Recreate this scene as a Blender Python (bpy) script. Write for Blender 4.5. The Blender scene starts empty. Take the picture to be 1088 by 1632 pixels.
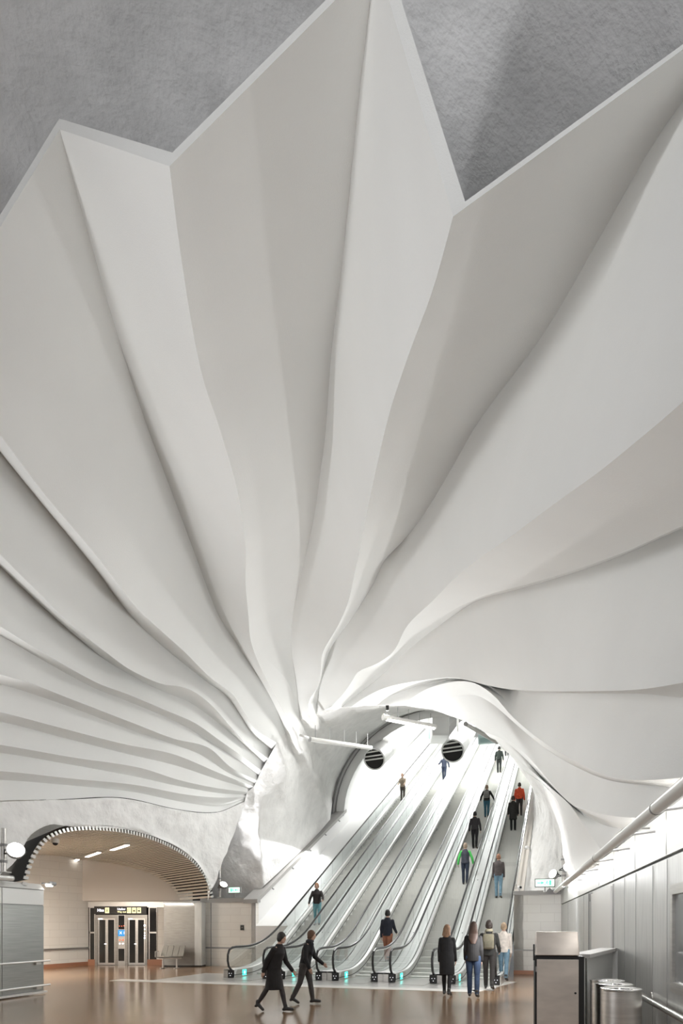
import bpy, bmesh, math, random
from mathutils import Vector, Matrix, noise

random.seed(7)
C = bpy.context.scene.collection
SC = bpy.context.scene

# ------------------------------------------------------------------ camera
F, X0, Y0, EYE = 980.0, 600.0, 1476.0, 1.65
cd = bpy.data.cameras.new('camera')
cam = bpy.data.objects.new('camera', cd); C.objects.link(cam)
cam.location = (0, 0, EYE); cam.rotation_euler = (math.pi / 2, 0, 0)
cd.sensor_fit = 'HORIZONTAL'; cd.sensor_width = 36.0
cd.lens = F / 1088 * 36
cd.shift_x = (544 - X0) / 1088; cd.shift_y = (Y0 - 816) / 1088
cd.clip_end = 300
SC.camera = cam

# ------------------------------------------------------------------ exposure and world
SC.view_settings.view_transform = 'Standard'
SC.view_settings.look = 'None'
SC.view_settings.exposure = 0.42
SC.view_settings.gamma = 1.0
SC.view_settings.use_curve_mapping = False
wd = bpy.data.worlds.new('world'); SC.world = wd; wd.use_nodes = True
wd.node_tree.nodes['Background'].inputs[0].default_value = (0.95, 0.98, 1.0, 1)
wd.node_tree.nodes['Background'].inputs[1].default_value = 0.17

# ------------------------------------------------------------------ frames of reference
# escalator frame: s along the flights, w across them
BO = Vector((0.281, 18.37, 0)); DE = Vector((0.2925, 0.956, 0)); CE = Vector((0.956, -0.2925, 0))
def E(s, w, z=0.0): return BO + DE * s + CE * w + Vector((0, 0, z))
EANG = math.atan2(CE.y, CE.x)
SLOPE, S0 = 0.5386, 1.9
def zs(s):
    a = s - S0
    if a < -1.3: return 0.0
    if a < 1.3: return SLOPE * (a + 1.3) ** 2 / 5.2
    return SLOPE * a
# hall frame: l along the hall, off = distance from the wall into the room
DH = Vector((0.2171, 0.97615, 0)); NH = Vector((-0.97615, 0.2171, 0))
R0 = Vector((1.61, 0, 0)); L0 = Vector((-11.528, 0, 0))
HANG = math.atan2(DH.y, DH.x)
def R(l, off=0.0, z=0.0): return R0 + DH * l + NH * off + Vector((0, 0, z))
def L(l, off=0.0, z=0.0): return L0 + DH * l - NH * off + Vector((0, 0, z))
def Upx(px, py, Y): return Vector(((px - X0) / F * Y, Y, EYE + (Y0 - py) / F * Y))
def lr(px, off=0.0):
    u = (px - X0) / F; q = R0 + NH * off
    return (u * q.y - q.x) / (DH.x - u * DH.y)
def ll(px, off=0.0):
    u = (px - X0) / F; q = L0 - NH * off
    return (u * q.y - q.x) / (DH.x - u * DH.y)
def zat(py, Y): return EYE + (Y0 - py) / F * Y

# ------------------------------------------------------------------ lamps that light large areas
def area(name, loc, target, sx, sy, power, col=(0.985, 0.99, 1.0), up=None, spread=None):
    d = bpy.data.lights.new(name, 'AREA'); d.shape = 'RECTANGLE'; d.size = sx; d.size_y = sy
    d.energy = power; d.color = col
    if spread: d.spread = spread
    o = bpy.data.objects.new(name, d); C.objects.link(o); o.location = loc
    z = (Vector(loc) - Vector(target)).normalized()
    x = Vector(up).normalized() if up is not None else Vector((1, 0, 0))
    y = z.cross(x).normalized(); x = y.cross(z).normalized()
    o.matrix_world = Matrix(((x.x, y.x, z.x, loc[0]), (x.y, y.y, z.y, loc[1]), (x.z, y.z, z.z, loc[2]), (0, 0, 0, 1)))
    return o
PW = dict(right_cove=100, left_key=290, rear_left=12, rear_right=85, tunnel=720, panel=80, mouth=480, left_flood=700, right_flood=450, mid_flood=1300, pipe=36, pipe_far=130)
# cove lighting: the right tube; unseen rear and left strips added for rock and folds
area('right_cove_lamp', R(13.5, 0.22, 2.98), L(19, 1, 7), 12, 0.10, PW['right_cove'], up=DH, spread=1.9)
area('rear_left_fill', L(-4.5, 0.10, 2.98), L(2.0, 5.0, 12.5), 9, 0.10, PW['rear_left'], up=DH, spread=1.5)
area('rear_right_fill', R(-4.5, 0.22, 2.98), R(7.0, 1.6, 12.5), 9, 0.10, PW['rear_right'], up=DH, spread=1.15)
area('left_key_fill', L(2.5, 0.10, 2.98), R(11, 1.5, 8), 10, 0.10, PW['left_key'], up=DH, spread=2.0)
# fill strips added under the right wall's pipe to brighten tiles and floor
area('pipe_down_fill', R(5.5, .36, 2.61), R(5.5, 1.6, 0), 13, .06, PW['pipe'], up=DH)
area('pipe_far_fill', R(15.6, .36, 2.61), R(19.0, 3.0, 0.6), 6.5, .06, PW['pipe_far'], up=DH)
# luminaires under the crown of the escalator tunnel, turned a little towards the hall
for i, s in enumerate((20, 25, 30, 35)):
    area('tunnel_lamp', E(s, -1.3, zs(s) + 5.4), E(s - 2.4, -1.3, zs(s)), 7.0, 1.6, PW['tunnel'], (1, 1, 0.99), up=CE)
# light strip tucked under the left coping of the shaft
p0 = E(5.2, -6.62, 2.62); p1 = E(15.2, -6.62, 7.9); mid = (p0 + p1) / 2
area('coping_strip_lamp', mid, mid - CE * 0.12 - Vector((0, 0, 1)), (p1 - p0).length, 0.08, PW['panel'], (1, 1, 1), up=(p1 - p0))
# the lit tube hung at the shaft mouth
pA, pB = Upx(611, 1143, 23.6), Upx(694, 1160, 24.7); mid = (pA + pB) / 2 - Vector((0, 0, .16))
area('mouth_tube_lamp', mid, mid - DE * .55 - Vector((0, 0, 1)), (pB - pA).length, .14, PW['mouth'], (1, 1, .98), up=(pB - pA))

# ------------------------------------------------------------------ materials
def mat(name, col, rough=0.5, metal=0.0, noise_scale=None, var=0.0, bump=0.0, bump_scale=40, stretch=None,
        emit=None, emit_s=0.0, spec=0.5, alpha=None):
    m = bpy.data.materials.new(name); m.use_nodes = True
    nt = m.node_tree; b = nt.nodes['Principled BSDF']
    b.inputs['Base Color'].default_value = (*col, 1); b.inputs['Roughness'].default_value = rough
    b.inputs['Metallic'].default_value = metal; b.inputs['Specular IOR Level'].default_value = spec
    if emit:
        b.inputs['Emission Color'].default_value = (*emit, 1); b.inputs['Emission Strength'].default_value = emit_s
    if noise_scale or bump:
        tc = nt.nodes.new('ShaderNodeTexCoord'); mp = nt.nodes.new('ShaderNodeMapping')
        nt.links.new(tc.outputs['Object'], mp.inputs['Vector'])
        if stretch: mp.inputs['Scale'].default_value = stretch
    if noise_scale and var:
        n = nt.nodes.new('ShaderNodeTexNoise'); n.inputs['Scale'].default_value = noise_scale
        n.inputs['Detail'].default_value = 6
        nt.links.new(mp.outputs[0], n.inputs['Vector'])
        r = nt.nodes.new('ShaderNodeValToRGB')
        r.color_ramp.elements[0].position = 0.3; r.color_ramp.elements[1].position = 0.7
        r.color_ramp.elements[0].color = (*[max(0, c * (1 - var)) for c in col], 1)
        r.color_ramp.elements[1].color = (*[min(1, c * (1 + var)) for c in col], 1)
        nt.links.new(n.outputs['Fac'], r.inputs[0]); nt.links.new(r.outputs[0], b.inputs['Base Color'])
    if bump:
        n2 = nt.nodes.new('ShaderNodeTexNoise'); n2.inputs['Scale'].default_value = bump_scale
        n2.inputs['Detail'].default_value = 5
        nt.links.new(mp.outputs[0], n2.inputs['Vector'])
        bp = nt.nodes.new('ShaderNodeBump'); bp.inputs['Strength'].default_value = bump
        bp.inputs['Distance'].default_value = 0.05
        nt.links.new(n2.outputs['Fac'], bp.inputs['Height']); nt.links.new(bp.outputs[0], b.inputs['Normal'])
    return m

def tile_mat(name, col, line, rough, sx, sy, gap=0.012, metal=0.0, axis='XZ', offset=0.5):
    """rectangular tiles; object space x or y along the wall, z up"""
    m = bpy.data.materials.new(name); m.use_nodes = True
    nt = m.node_tree; b = nt.nodes['Principled BSDF']
    b.inputs['Roughness'].default_value = rough; b.inputs['Metallic'].default_value = metal
    tc = nt.nodes.new('ShaderNodeTexCoord'); sp = nt.nodes.new('ShaderNodeSeparateXYZ'); cb = nt.nodes.new('ShaderNodeCombineXYZ')
    nt.links.new(tc.outputs['Object'], sp.inputs[0])
    nt.links.new(sp.outputs[axis[0]], cb.inputs[0]); nt.links.new(sp.outputs[axis[1]], cb.inputs[1])
    br = nt.nodes.new('ShaderNodeTexBrick')
    br.inputs['Scale'].default_value = 1; br.inputs['Brick Width'].default_value = sx; br.inputs['Row Height'].default_value = sy
    br.inputs['Mortar Size'].default_value = gap; br.offset = offset
    br.inputs['Color1'].default_value = (*col, 1); br.inputs['Color2'].default_value = (*[c * 0.95 for c in col], 1)
    br.inputs['Mortar'].default_value = (*line, 1)
    nt.links.new(cb.outputs[0], br.inputs['Vector']); nt.links.new(br.outputs['Color'], b.inputs['Base Color'])
    return m

def glass_mat(name, tint, gloss=0.12, rough=0.03):
    m = bpy.data.materials.new(name); m.use_nodes = True
    nt = m.node_tree; nt.nodes.clear()
    o = nt.nodes.new('ShaderNodeOutputMaterial'); mx = nt.nodes.new('ShaderNodeMixShader')
    t = nt.nodes.new('ShaderNodeBsdfTransparent'); t.inputs[0].default_value = (*tint, 1)
    g = nt.nodes.new('ShaderNodeBsdfGlossy'); g.inputs['Roughness'].default_value = rough
    lw = nt.nodes.new('ShaderNodeLayerWeight'); lw.inputs['Blend'].default_value = gloss
    nt.links.new(lw.outputs['Facing'], mx.inputs[0]); nt.links.new(t.outputs[0], mx.inputs[1]); nt.links.new(g.outputs[0], mx.inputs[2])
    nt.links.new(mx.outputs[0], o.inputs[0])
    return m

M = {}
M['shell'] = mat('white_render', (0.785, 0.79, 0.775), 0.75, bump=0.12, bump_scale=60, noise_scale=0.5, var=0.02)
M['shell_edge'] = M['shell']
M['rock'] = mat('sprayed_concrete', (0.78, 0.78, 0.785), 0.9, bump=0.42, bump_scale=11, noise_scale=1.6, var=0.10)
M['rock_white'] = mat('white_sprayed_concrete', (0.82, 0.815, 0.80), 0.9, bump=0.8, bump_scale=6, noise_scale=2.2, var=0.06)
M['tunnel'] = mat('white_tunnel_lining', (0.9, 0.9, 0.89), 0.7)
M['panel_white'] = mat('white_enamel', (0.86, 0.86, 0.85), 0.45)
M['floor'] = mat('polished_terrazzo', (0.235, 0.145, 0.082), 0.17, noise_scale=1.1, var=0.16, bump=0.03, bump_scale=5)
M['landing'] = mat('landing_steel', (0.50, 0.49, 0.47), 0.28, 0.5)
M['stone'] = mat('pale_stone', (0.62, 0.60, 0.56), 0.35)
M['steel'] = mat('brushed_steel', (0.64, 0.62, 0.59), 0.36, 1.0, noise_scale=3, var=0.08, stretch=(1, 1, 14))
M['steel_warm'] = mat('worn_warm_steel', (0.64, 0.58, 0.52), 0.40, 0.5, noise_scale=2.5, var=0.12, stretch=(1, 1, 3))
M['steel_panel'] = mat('steel_cladding', (0.62, 0.62, 0.60), 0.40, 0.6, noise_scale=4, var=0.10, stretch=(7, 7, 0.5))
M['steel_h'] = mat('horizontally_brushed_steel', (0.43, 0.435, 0.42), 0.36, 0.9, noise_scale=5, var=0.14, stretch=(0.3, 0.3, 12))
M['steel_dark'] = mat('dark_brushed_steel', (0.36, 0.345, 0.32), 0.40, 1.0, noise_scale=3, var=0.10, stretch=(1, 1, 8))
M['steel_bright'] = mat('polished_steel', (0.70, 0.69, 0.67), 0.2, 1.0)
M['fascia'] = mat('pale_steel_fascia', (0.72, 0.72, 0.70), 0.42, 0.35)
M['alu'] = mat('white_aluminium', (0.74, 0.735, 0.71), 0.38, 0.3)
M['deck'] = mat('white_aluminium_decking', (0.80, 0.80, 0.785), 0.4, 0.15)
M['skirt'] = mat('grey_skirt_panel', (0.68, 0.685, 0.67), 0.4, 0.3)
M['step'] = tile_mat('grooved_step_metal', (0.70, 0.70, 0.665), (0.60, 0.60, 0.57), 0.5, 0.035, 5.0, 0.006, 0.3, 'XY', 0)
M['rubber'] = mat('black_handrail_rubber', (0.02, 0.02, 0.02), 0.32)
M['black'] = mat('black_paint', (0.012, 0.012, 0.012), 0.4)
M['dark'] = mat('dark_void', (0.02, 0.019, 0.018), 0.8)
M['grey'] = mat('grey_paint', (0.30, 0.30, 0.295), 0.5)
M['coping'] = mat('grey_coping', (0.40, 0.39, 0.375), 0.5)
M['beige'] = mat('beige_plaster', (0.66, 0.62, 0.565), 0.7)
M['tile'] = tile_mat('cream_wall_tile', (0.78, 0.755, 0.70), (0.66, 0.63, 0.58), 0.3, 0.9, 0.3, 0.008)
M['terracotta'] = mat('terracotta_skirting', (0.36, 0.17, 0.10), 0.35)
M['slat'] = mat('beige_slat', (0.78, 0.74, 0.67), 0.5)
M['duct'] = mat('white_duct', (0.82, 0.82, 0.81), 0.45)
M['lamp'] = mat('lamp_face', (1, 1, 1), 0.4, emit=(1, 0.98, 0.94), emit_s=9)
M['lamp_soft'] = mat('tube_face', (1, 1, 1), 0.4, emit=(1, 0.96, 0.9), emit_s=4)
M['exit'] = mat('exit_sign_face', (0.75, 0.95, 0.85), 0.4, emit=(0.60, 1.0, 0.76), emit_s=1.1)
M['exit_mark'] = mat('exit_sign_mark', (0.1, 0.6, 0.35), 0.4, emit=(0.10, 0.80, 0.42), emit_s=0.8)
M['teal'] = mat('teal_arrow_display', (0.05, 0.6, 0.5), 0.4, emit=(0.05, 0.95, 0.80), emit_s=1.6)
M['green_led'] = mat('green_led', (0.3, 0.9, 0.5), 0.4, emit=(0.5, 1, 0.65), emit_s=1.2)
M['glass'] = glass_mat('pale_teal_glass', (0.84, 0.885, 0.885), 0.16)
M['glass_dark'] = mat('dark_lift_glass', (0.035, 0.033, 0.03), 0.08)
M['sign_black'] = mat('black_sign', (0.015, 0.012, 0.009), 0.4)
M['sign_white'] = mat('sign_white_letters', (0.9, 0.9, 1), 0.5, emit=(0.93, 0.93, 1.0), emit_s=0.9)
M['sign_blue'] = mat('sign_blue_light', (0.25, 0.25, 0.8), 0.5, emit=(0.25, 0.24, 0.8), emit_s=0.5)
M['sign_yellow'] = mat('sign_yellow', (0.9, 0.85, 0.5), 0.5, emit=(0.88, 0.82, 0.48), emit_s=0.85)
M['blue'] = mat('blue_display', (0.02, 0.25, 0.6), 0.4, emit=(0.01, 0.20, 0.50), emit_s=0.8)
M['red_led'] = mat('red_led', (0.8, 0.1, 0.05), 0.4, emit=(1, 0.25, 0.1), emit_s=0.6)
M['bench'] = mat('grey_bench_seat', (0.13, 0.125, 0.11), 0.45, 0.4)

# ------------------------------------------------------------------ object helpers
def link(name, bm, m, parent=None, smooth=False, kind=None, matrix=None, sharp=None):
    me = bpy.data.meshes.new(name)
    bmesh.ops.recalc_face_normals(bm, faces=bm.faces) if kind != 'keep' else None
    bm.to_mesh(me); bm.free()
    if smooth:
        for p in me.polygons: p.use_smooth = True
        if sharp: me.set_sharp_from_angle(angle=math.radians(sharp))
    me.materials.append(m)
    o = bpy.data.objects.new(name, me); C.objects.link(o)
    if parent is not None: o.parent = parent
    if matrix is not None: o.matrix_local = matrix
    if kind and kind != 'keep': o['kind'] = kind
    return o
def struct(name, bm, m, smooth=False, matrix=None, sharp=None):
    return link(name, bm, m, None, smooth, 'structure', matrix, sharp)
def tag(o, label, cat, group=None):
    o['label'] = label; o['category'] = cat
    if group: o['group'] = group
    return o
def empty(name, label, cat, loc=(0, 0, 0), rz=0.0, group=None):
    o = bpy.data.objects.new(name, None); C.objects.link(o); o.empty_display_size = 0.2
    o.location = loc; o.rotation_euler = (0, 0, rz)
    return tag(o, label, cat, group)
def copy_tree(o, parent=None):
    c = o.copy(); C.objects.link(c)
    c.parent = parent
    if parent is not None: c.matrix_parent_inverse = o.matrix_parent_inverse
    for ch in [x for x in bpy.data.objects if x.parent == o]: copy_tree(ch, c)
    return c

def box(bm, x0, x1, y0, y1, z0, z1, bevel=0.0):
    v = [bm.verts.new(p) for p in ((x0, y0, z0), (x1, y0, z0), (x1, y1, z0), (x0, y1, z0), (x0, y0, z1), (x1, y0, z1), (x1, y1, z1), (x0, y1, z1))]
    fs = [bm.faces.new([v[i] for i in f]) for f in ((0, 3, 2, 1), (4, 5, 6, 7), (0, 1, 5, 4), (1, 2, 6, 5), (2, 3, 7, 6), (3, 0, 4, 7))]
    if bevel:
        es = {e for f in fs for e in f.edges}
        bmesh.ops.bevel(bm, geom=list(es), offset=bevel, segments=2, profile=0.5, affect='EDGES')
    return bm
def hexa(bm, p):
    """eight points: bottom ring then top ring"""
    v = [bm.verts.new(q) for q in p]
    for f in ((0, 3, 2, 1), (4, 5, 6, 7), (0, 1, 5, 4), (1, 2, 6, 5), (2, 3, 7, 6), (3, 0, 4, 7)): bm.faces.new([v[i] for i in f])
    return bm
def slab(bm, a, b, t, z0, z1):
    """upright slab from a to b (plan points), thickness t to the left of a->b"""
    a = Vector((a[0], a[1], 0)); b = Vector((b[0], b[1], 0)); n = Vector((-(b - a).y, (b - a).x, 0)).normalized() * t
    q = [a, b, b + n, a + n]
    return hexa(bm, [p + Vector((0, 0, z0)) for p in q] + [p + Vector((0, 0, z1)) for p in q])
def tube(bm, pts, r, n=10, cap=True):
    pts = [Vector(p) for p in pts]; rings = []; x = None
    for i, p in enumerate(pts):
        d = (pts[min(i + 1, len(pts) - 1)] - pts[max(i - 1, 0)]).normalized()
        if x is None: x = d.cross(Vector((0, 0, 1)) if abs(d.z) < 0.95 else Vector((1, 0, 0)))
        x = (x - d * x.dot(d)).normalized(); y = x.cross(d).normalized()
        rr = r[i] if isinstance(r, (list, tuple)) else r
        rings.append([bm.verts.new(p + (x * math.cos(t) + y * math.sin(t)) * rr) for t in [2 * math.pi * k / n for k in range(n)]])
    for a, b in zip(rings, rings[1:]):
        for k in range(n): bm.faces.new((a[k], a[(k + 1) % n], b[(k + 1) % n], b[k]))
    if cap:
        bm.faces.new(rings[0][::-1]); bm.faces.new(rings[-1])
    return bm
def grid(bm, rows, close=False):
    vs = [[bm.verts.new(p) for p in r] for r in rows]
    for a, b in zip(vs, vs[1:]):
        for k in range(len(a) - 1):
            try: bm.faces.new((a[k], a[k + 1], b[k + 1], b[k]))
            except ValueError: pass
    return vs
def prism(bm, prof, a, b):
    """closed profile points given by functions: prof list of Vectors at a-end and b-end"""
    va = [bm.verts.new(p) for p in a]; vb = [bm.verts.new(p) for p in b]; n = len(va)
    for k in range(n): bm.faces.new((va[k], va[(k + 1) % n], vb[(k + 1) % n], vb[k]))
    bm.faces.new(va[::-1]); bm.faces.new(vb)
    return bm
def disc(bm, c, axis, r, depth, n=24):
    c = Vector(c); a = Vector(axis).normalized()
    return tube(bm, [c, c + a * depth], r, n)
def nb(): return bmesh.new()
def frame_mx(loc, rz): return Matrix.Translation(loc) @ Matrix.Rotation(rz, 4, 'Z')
def vn(p, sc): return noise.noise_vector(Vector(p) * sc)

def catmull(pts, n, cen=True):
    """resample a polyline of tuples through a centripetal-ish Catmull-Rom spline to n points, even in arclength"""
    P = [Vector(p) for p in pts]
    if len(P) == 2: return [P[0].lerp(P[1], k / (n - 1)) for k in range(n)]
    Q = [P[0] * 2 - P[1]] + P + [P[-1] * 2 - P[-2]]
    fine = []
    for i in range(1, len(Q) - 2):
        p0, p1, p2, p3 = Q[i - 1:i + 3]
        d = max((p2 - p1).length, 1e-6); m1 = (p2 - p0) * d / max((p2 - p1).length + (p1 - p0).length, 1e-6)
        m2 = (p3 - p1) * d / max((p3 - p2).length + (p2 - p1).length, 1e-6)
        for k in range(16):
            t = k / 16; t2 = t * t; t3 = t2 * t
            fine.append(p1 * (2 * t3 - 3 * t2 + 1) + m1 * (t3 - 2 * t2 + t) + p2 * (-2 * t3 + 3 * t2) + m2 * (t3 - t2))
    fine.append(P[-1])
    return resample(fine, n)
def resample(fine, n):
    acc = [0.0]
    for a, b in zip(fine, fine[1:]): acc.append(acc[-1] + (b - a).length)
    out = []; j = 0
    for k in range(n):
        t = acc[-1] * k / (n - 1)
        while j < len(acc) - 2 and acc[j + 1] < t: j += 1
        f = (t - acc[j]) / max(acc[j + 1] - acc[j], 1e-9)
        out.append(fine[j].lerp(fine[j + 1], min(max(f, 0), 1)))
    return out

# ================================================================== THE SETTING
# ------------------------------------------------------------------ floor
bm = nb(); box(bm, -34, 16, -9, 34, -0.2, 0)
struct('floor', bm, M['floor'])
bm = nb()
hexa(bm, [E(-1.75, -6.9, 0), E(-1.75, 3.35, 0), E(1.2, 3.35, 0), E(1.2, -6.9, 0), E(-1.75, -6.9, .006), E(-1.75, 3.35, .006), E(1.2, 3.35, .006), E(1.2, -6.9, .006)])
struct('floor_landing', bm, M['landing'])
bm = nb()
hexa(bm, [E(-2.3, -8.0, 0), E(-2.3, 3.0, 0), E(-1.75, 3.0, 0), E(-1.75, -8.0, 0), E(-2.3, -8.0, .008), E(-2.3, 3.0, .008), E(-1.75, 3.0, .008), E(-1.75, -8.0, .008)])
hexa(bm, [E(-2.3, 3.0, 0), E(0.9, 3.75, 0), E(0.9, 3.40, 0), E(-1.75, 2.75, 0), E(-2.3, 3.0, .008), E(0.9, 3.75, .008), E(0.9, 3.40, .008), E(-1.75, 2.75, .008)])
struct('trim_1', bm, M['stone'])

# ------------------------------------------------------------------ folded star vault
def vault_depth(px, py, dl):
    u = (px - X0) / F; v = (Y0 - py) / F
    def G(Y):
        X = u * Y; Z = EYE + v * Y
        d = ((X - 1.61) - 0.2224 * Y) * -0.97615
        hw = (6.5 if d < 6.5 else 7.0) + dl; h = 7.3 + dl
        zz = max(0.0, Z - 2.6)
        return ((d - 6.5) / hw) ** 2 + (zz / h) ** 2 - 1
    Y = 1.0
    while Y < 60 and G(Y) < 0: Y += 0.25
    a, b = Y - 0.25, Y
    for _ in range(30):
        m_ = (a + b) / 2
        if G(m_) < 0: a = m_
        else: b = m_
    return (a + b) / 2
# every fold line runs from the rim of the escalator mouth (first point) outwards; amp = how far it folds in (-) or out (+)
FOLDS = [
 ('B0', -0.10, [(390,1276),(345,1294),(285,1290),(193,1271),(92,1274),(0,1276),(-160,1284)]),
 ('g', 0.18, [(391,1273),(350,1285),(290,1278),(210,1262),(115,1252),(0,1243),(-160,1240)]),
 ('R7', -0.10, [(391,1270),(350,1271),(294,1266),(216,1251),(115,1241),(0,1229),(-160,1222)]),
 ('g', 0.20, [(393,1267),(348,1264),(290,1254),(216,1238),(115,1219),(0,1200),(-160,1186)]),
 ('R6', -0.10, [(394,1262),(345,1256),(285,1243),(220,1223),(115,1207),(0,1187),(-170,1162)]),
 ('g', 0.24, [(400,1258),(346,1242),(280,1220),(200,1201),(95,1174),(0,1150),(-170,1122)]),
 ('R5', -0.12, [(404,1254),(349,1232),(276,1202),(198,1186),(92,1159),(0,1135),(-180,1100)]),
 ('g', 0.28, [(407,1250),(365,1232),(320,1203),(270,1184),(210,1164),(110,1126),(0,1090),(-180,1048)]),
 ('R4', -0.15, [(409,1244),(368,1223),(331,1191),(276,1177),(216,1154),(115,1115),(46,1088),(0,1075),(-180,1020)]),
 ('g', 0.36, [(413,1236),(378,1210),(340,1186),(300,1160),(258,1140),(200,1116),(145,1094),(58,1046),(0,1012),(-180,918)]),
 ('R3', -0.18, [(416,1228),(385,1205),(350,1180),(310,1152),(266,1133),(207,1108),(152,1087),(60,1035),(0,998),(-180,884)]),
 ('g', 0.65, [(422,1218),(396,1194),(362,1164),(330,1138),(300,1118),(255,1100),(205,1074),(163,1048),(100,996),(56,956),(0,902),(-160,740)]),
 ('R2', -0.20, [(427,1209),(391,1182),(368,1159),(340,1127),(312,1104),(287,1094),(257,1090),(207,1067),(168,1039),(106,989),(60,943),(0,883),(-150,720)]),
 ('g', 0.80, [(434,1196),(404,1172),(384,1142),(362,1110),(328,1085),(255,1026),(205,977),(146,899),(62,797),(-8,710),(-135,548)]),
 ('F0', -0.60, [(441,1184),(407,1162),(387,1132),(370,1106),(333,1078),(294,1039),(253,1002),(216,967),(154,886),(69,785),(0,693),(-115,552)]),
 ('F1', 1.30, [(455,1168),(440,1130),(420,1092),(378,1027),(347,978),(309,878),(274,785),(235,681),(208,600),(180,510),(130,335),(95,206)]),
 ('F2', -0.50, [(466,1158),(440,1112),(418,1070),(400,1024),(396,985),(391,925),(392,880),(380,790),(352,690),(320,590),(290,420),(270,265)]),
 ('F2b', (0.14,-0.32), [(473,1150),(466,1110),(462,1093),(454,1066),(443,1019),(427,965),(416,900),(396,850),(388,790),(362,690),(332,590),(302,420),(286,249)]),
 ('F3', 1.30, [(478,1148),(472,1090),(464,1031),(467,977),(482,907),(501,819),(510,753),(518,695),(528,560),(545,420),(570,170),(590,0),(600,-66)]),
 ('F4', -0.50, [(493,1138),(491,1122),(494,1113),(507,1093),(511,1071),(514,1041),(539,996),(555,958),(566,907),(578,850),(593,776),(620,660),(653,560),(690,460),(722,345)]),
 ('F5', 1.40, [(503,1138),(506,1112),(514,1074),(526,1035),(561,985),(594,932),(613,893),(647,857),(680,812),(720,745),(763,671),(870,525),(960,370),(1040,230),(1088,160),(1196,0)]),
 ('F6', -0.50, [(528,1126),(546,1107),(560,1087),(571,1070),(600,1058),(627,1038),(649,997),(690,957),(721,925),(755,896),(815,854),(887,800),(950,755),(1000,715),(1088,640),(1330,410)]),
 ('F7', 0.25, [(540,1127),(562,1108),(600,1075),(640,1033),(690,993),(755,955),(811,939),(869,923),(932,903),(1004,876),(1088,838),(1340,735)]),
 ('G7', 0.75, [(544,1127),(566,1110),(608,1076),(650,1036),(704,994),(762,957),(815,942),(872,926),(935,906),(1006,879),(1090,841),(1342,740)]),
 ('F8', -0.25, [(560,1126),(580,1112),(620,1094),(690,1082),(725,1080),(775,1092),(806,1097),(865,1101),(972,1101),(1026,1098),(1088,1088),(1300,1050)]),
 ('G8', 0.25, [(600,1124),(625,1108),(692,1086),(727,1082),(777,1094),(808,1099),(866,1104),(972,1105),(1026,1106),(1088,1112),(1300,1120)]),
 ('F9', -0.28, [(640,1124),(680,1098),(726,1086),(757,1089),(788,1110),(815,1141),(851,1172),(891,1199),(950,1230),(986,1241),(1040,1243),(1088,1239),(1112,1238)]),
 ('G9', 0.10, [(690,1131),(720,1112),(757,1108),(788,1124),(818,1151),(854,1182),(895,1210),(952,1238),(988,1247),(1040,1252),(1088,1258),(1100,1259)]),
 ('F9b', -0.15, [(748,1152),(770,1154),(800,1172),(840,1205),(875,1245),(909,1280),(941,1293),(981,1301),(1005,1303),(1024,1303)]),
 ('G9b', 0.06, [(770,1166),(800,1178),(838,1211),(872,1249),(908,1282),(936,1302),(960,1314),(978,1319),(990,1321)]),
 ('F9c', -0.12, [(793,1181),(818,1204),(846,1228),(878,1256),(906,1281),(930,1315),(945,1336),(957,1354)]),
 ('G9c', -0.10, [(813,1203),(846,1231),(876,1260),(899,1290),(915,1325),(928,1352),(940,1382)]),
 ('F10', -0.10, [(833,1226),(869,1253),(887,1275),(897,1302),(905,1329),(914,1378),(918,1392)]),
]
NT = 76
lines3, rimpts = [], []
for nm, amp, pts in FOLDS:
    px = catmull([(p[0], p[1], 0) for p in pts], 120)
    out = []
    for k, p in enumerate(px):
        t = k / 119
        env = 0.20 + 0.80 * min(1.0, t / 0.40)
        am = amp * env if not isinstance(amp, tuple) else amp[0] + (amp[1] - amp[0]) * min(1, max(0, t - .1) / .4)
        out.append(Upx(p.x, p.y, vault_depth(p.x, p.y, am)))
    lines3.append(resample(out, NT)); rimpts.append(out[0].copy())
for k in range(NT):
    t = k / (NT - 1); wgt = min(1, max(0, (t - .14) / .22)); wgt = wgt * wgt * (3 - 2 * wgt)
    lines3[17][k] = lines3[17][k].lerp(lines3[16][k].lerp(lines3[18][k], .10), wgt)
bm = nb()
SUB = 4
cols = []
for i in range(len(lines3) - 1):
    for k in range(SUB): cols.append([a.lerp(b, k / SUB) for a, b in zip(lines3[i], lines3[i + 1])])
cols.append(lines3[-1])
def outward(p):
    # away from the axis of the vault
    l = (p - R0).dot(DH); c = R(l, 6.5, 2.6); d = p - c; return d.normalized() if d.length > 0 else Vector((0, 0, 1))
TH = 0.13
vi = grid(bm, cols); vo = grid(bm, [[p + outward(p) * TH for p in r] for r in cols])
def rim(a, b):
    for k in range(len(a) - 1):
        try: bm.faces.new((a[k], a[k + 1], b[k + 1], b[k]))
        except ValueError: pass
rim([r[-1] for r in vi], [r[-1] for r in vo]); rim([r[0] for r in vi], [r[0] for r in vo]); rim(vi[0], vo[0]); rim(vi[-1], vo[-1])
for i in range(0, len(cols), SUB):      # the folds are crisp
    for q in (vi, vo):
        for k in range(NT - 1):
            e = bm.edges.get((q[i][k], q[i][k + 1]))
            if e: e.smooth = False
for q in (vi, vo):
    for i in range(len(cols) - 1):
        for k in (0, -1):
            e = bm.edges.get((q[i][k], q[i + 1][k]))
            if e: e.smooth = False
struct('ceiling', bm, M['shell'], smooth=True)

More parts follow.
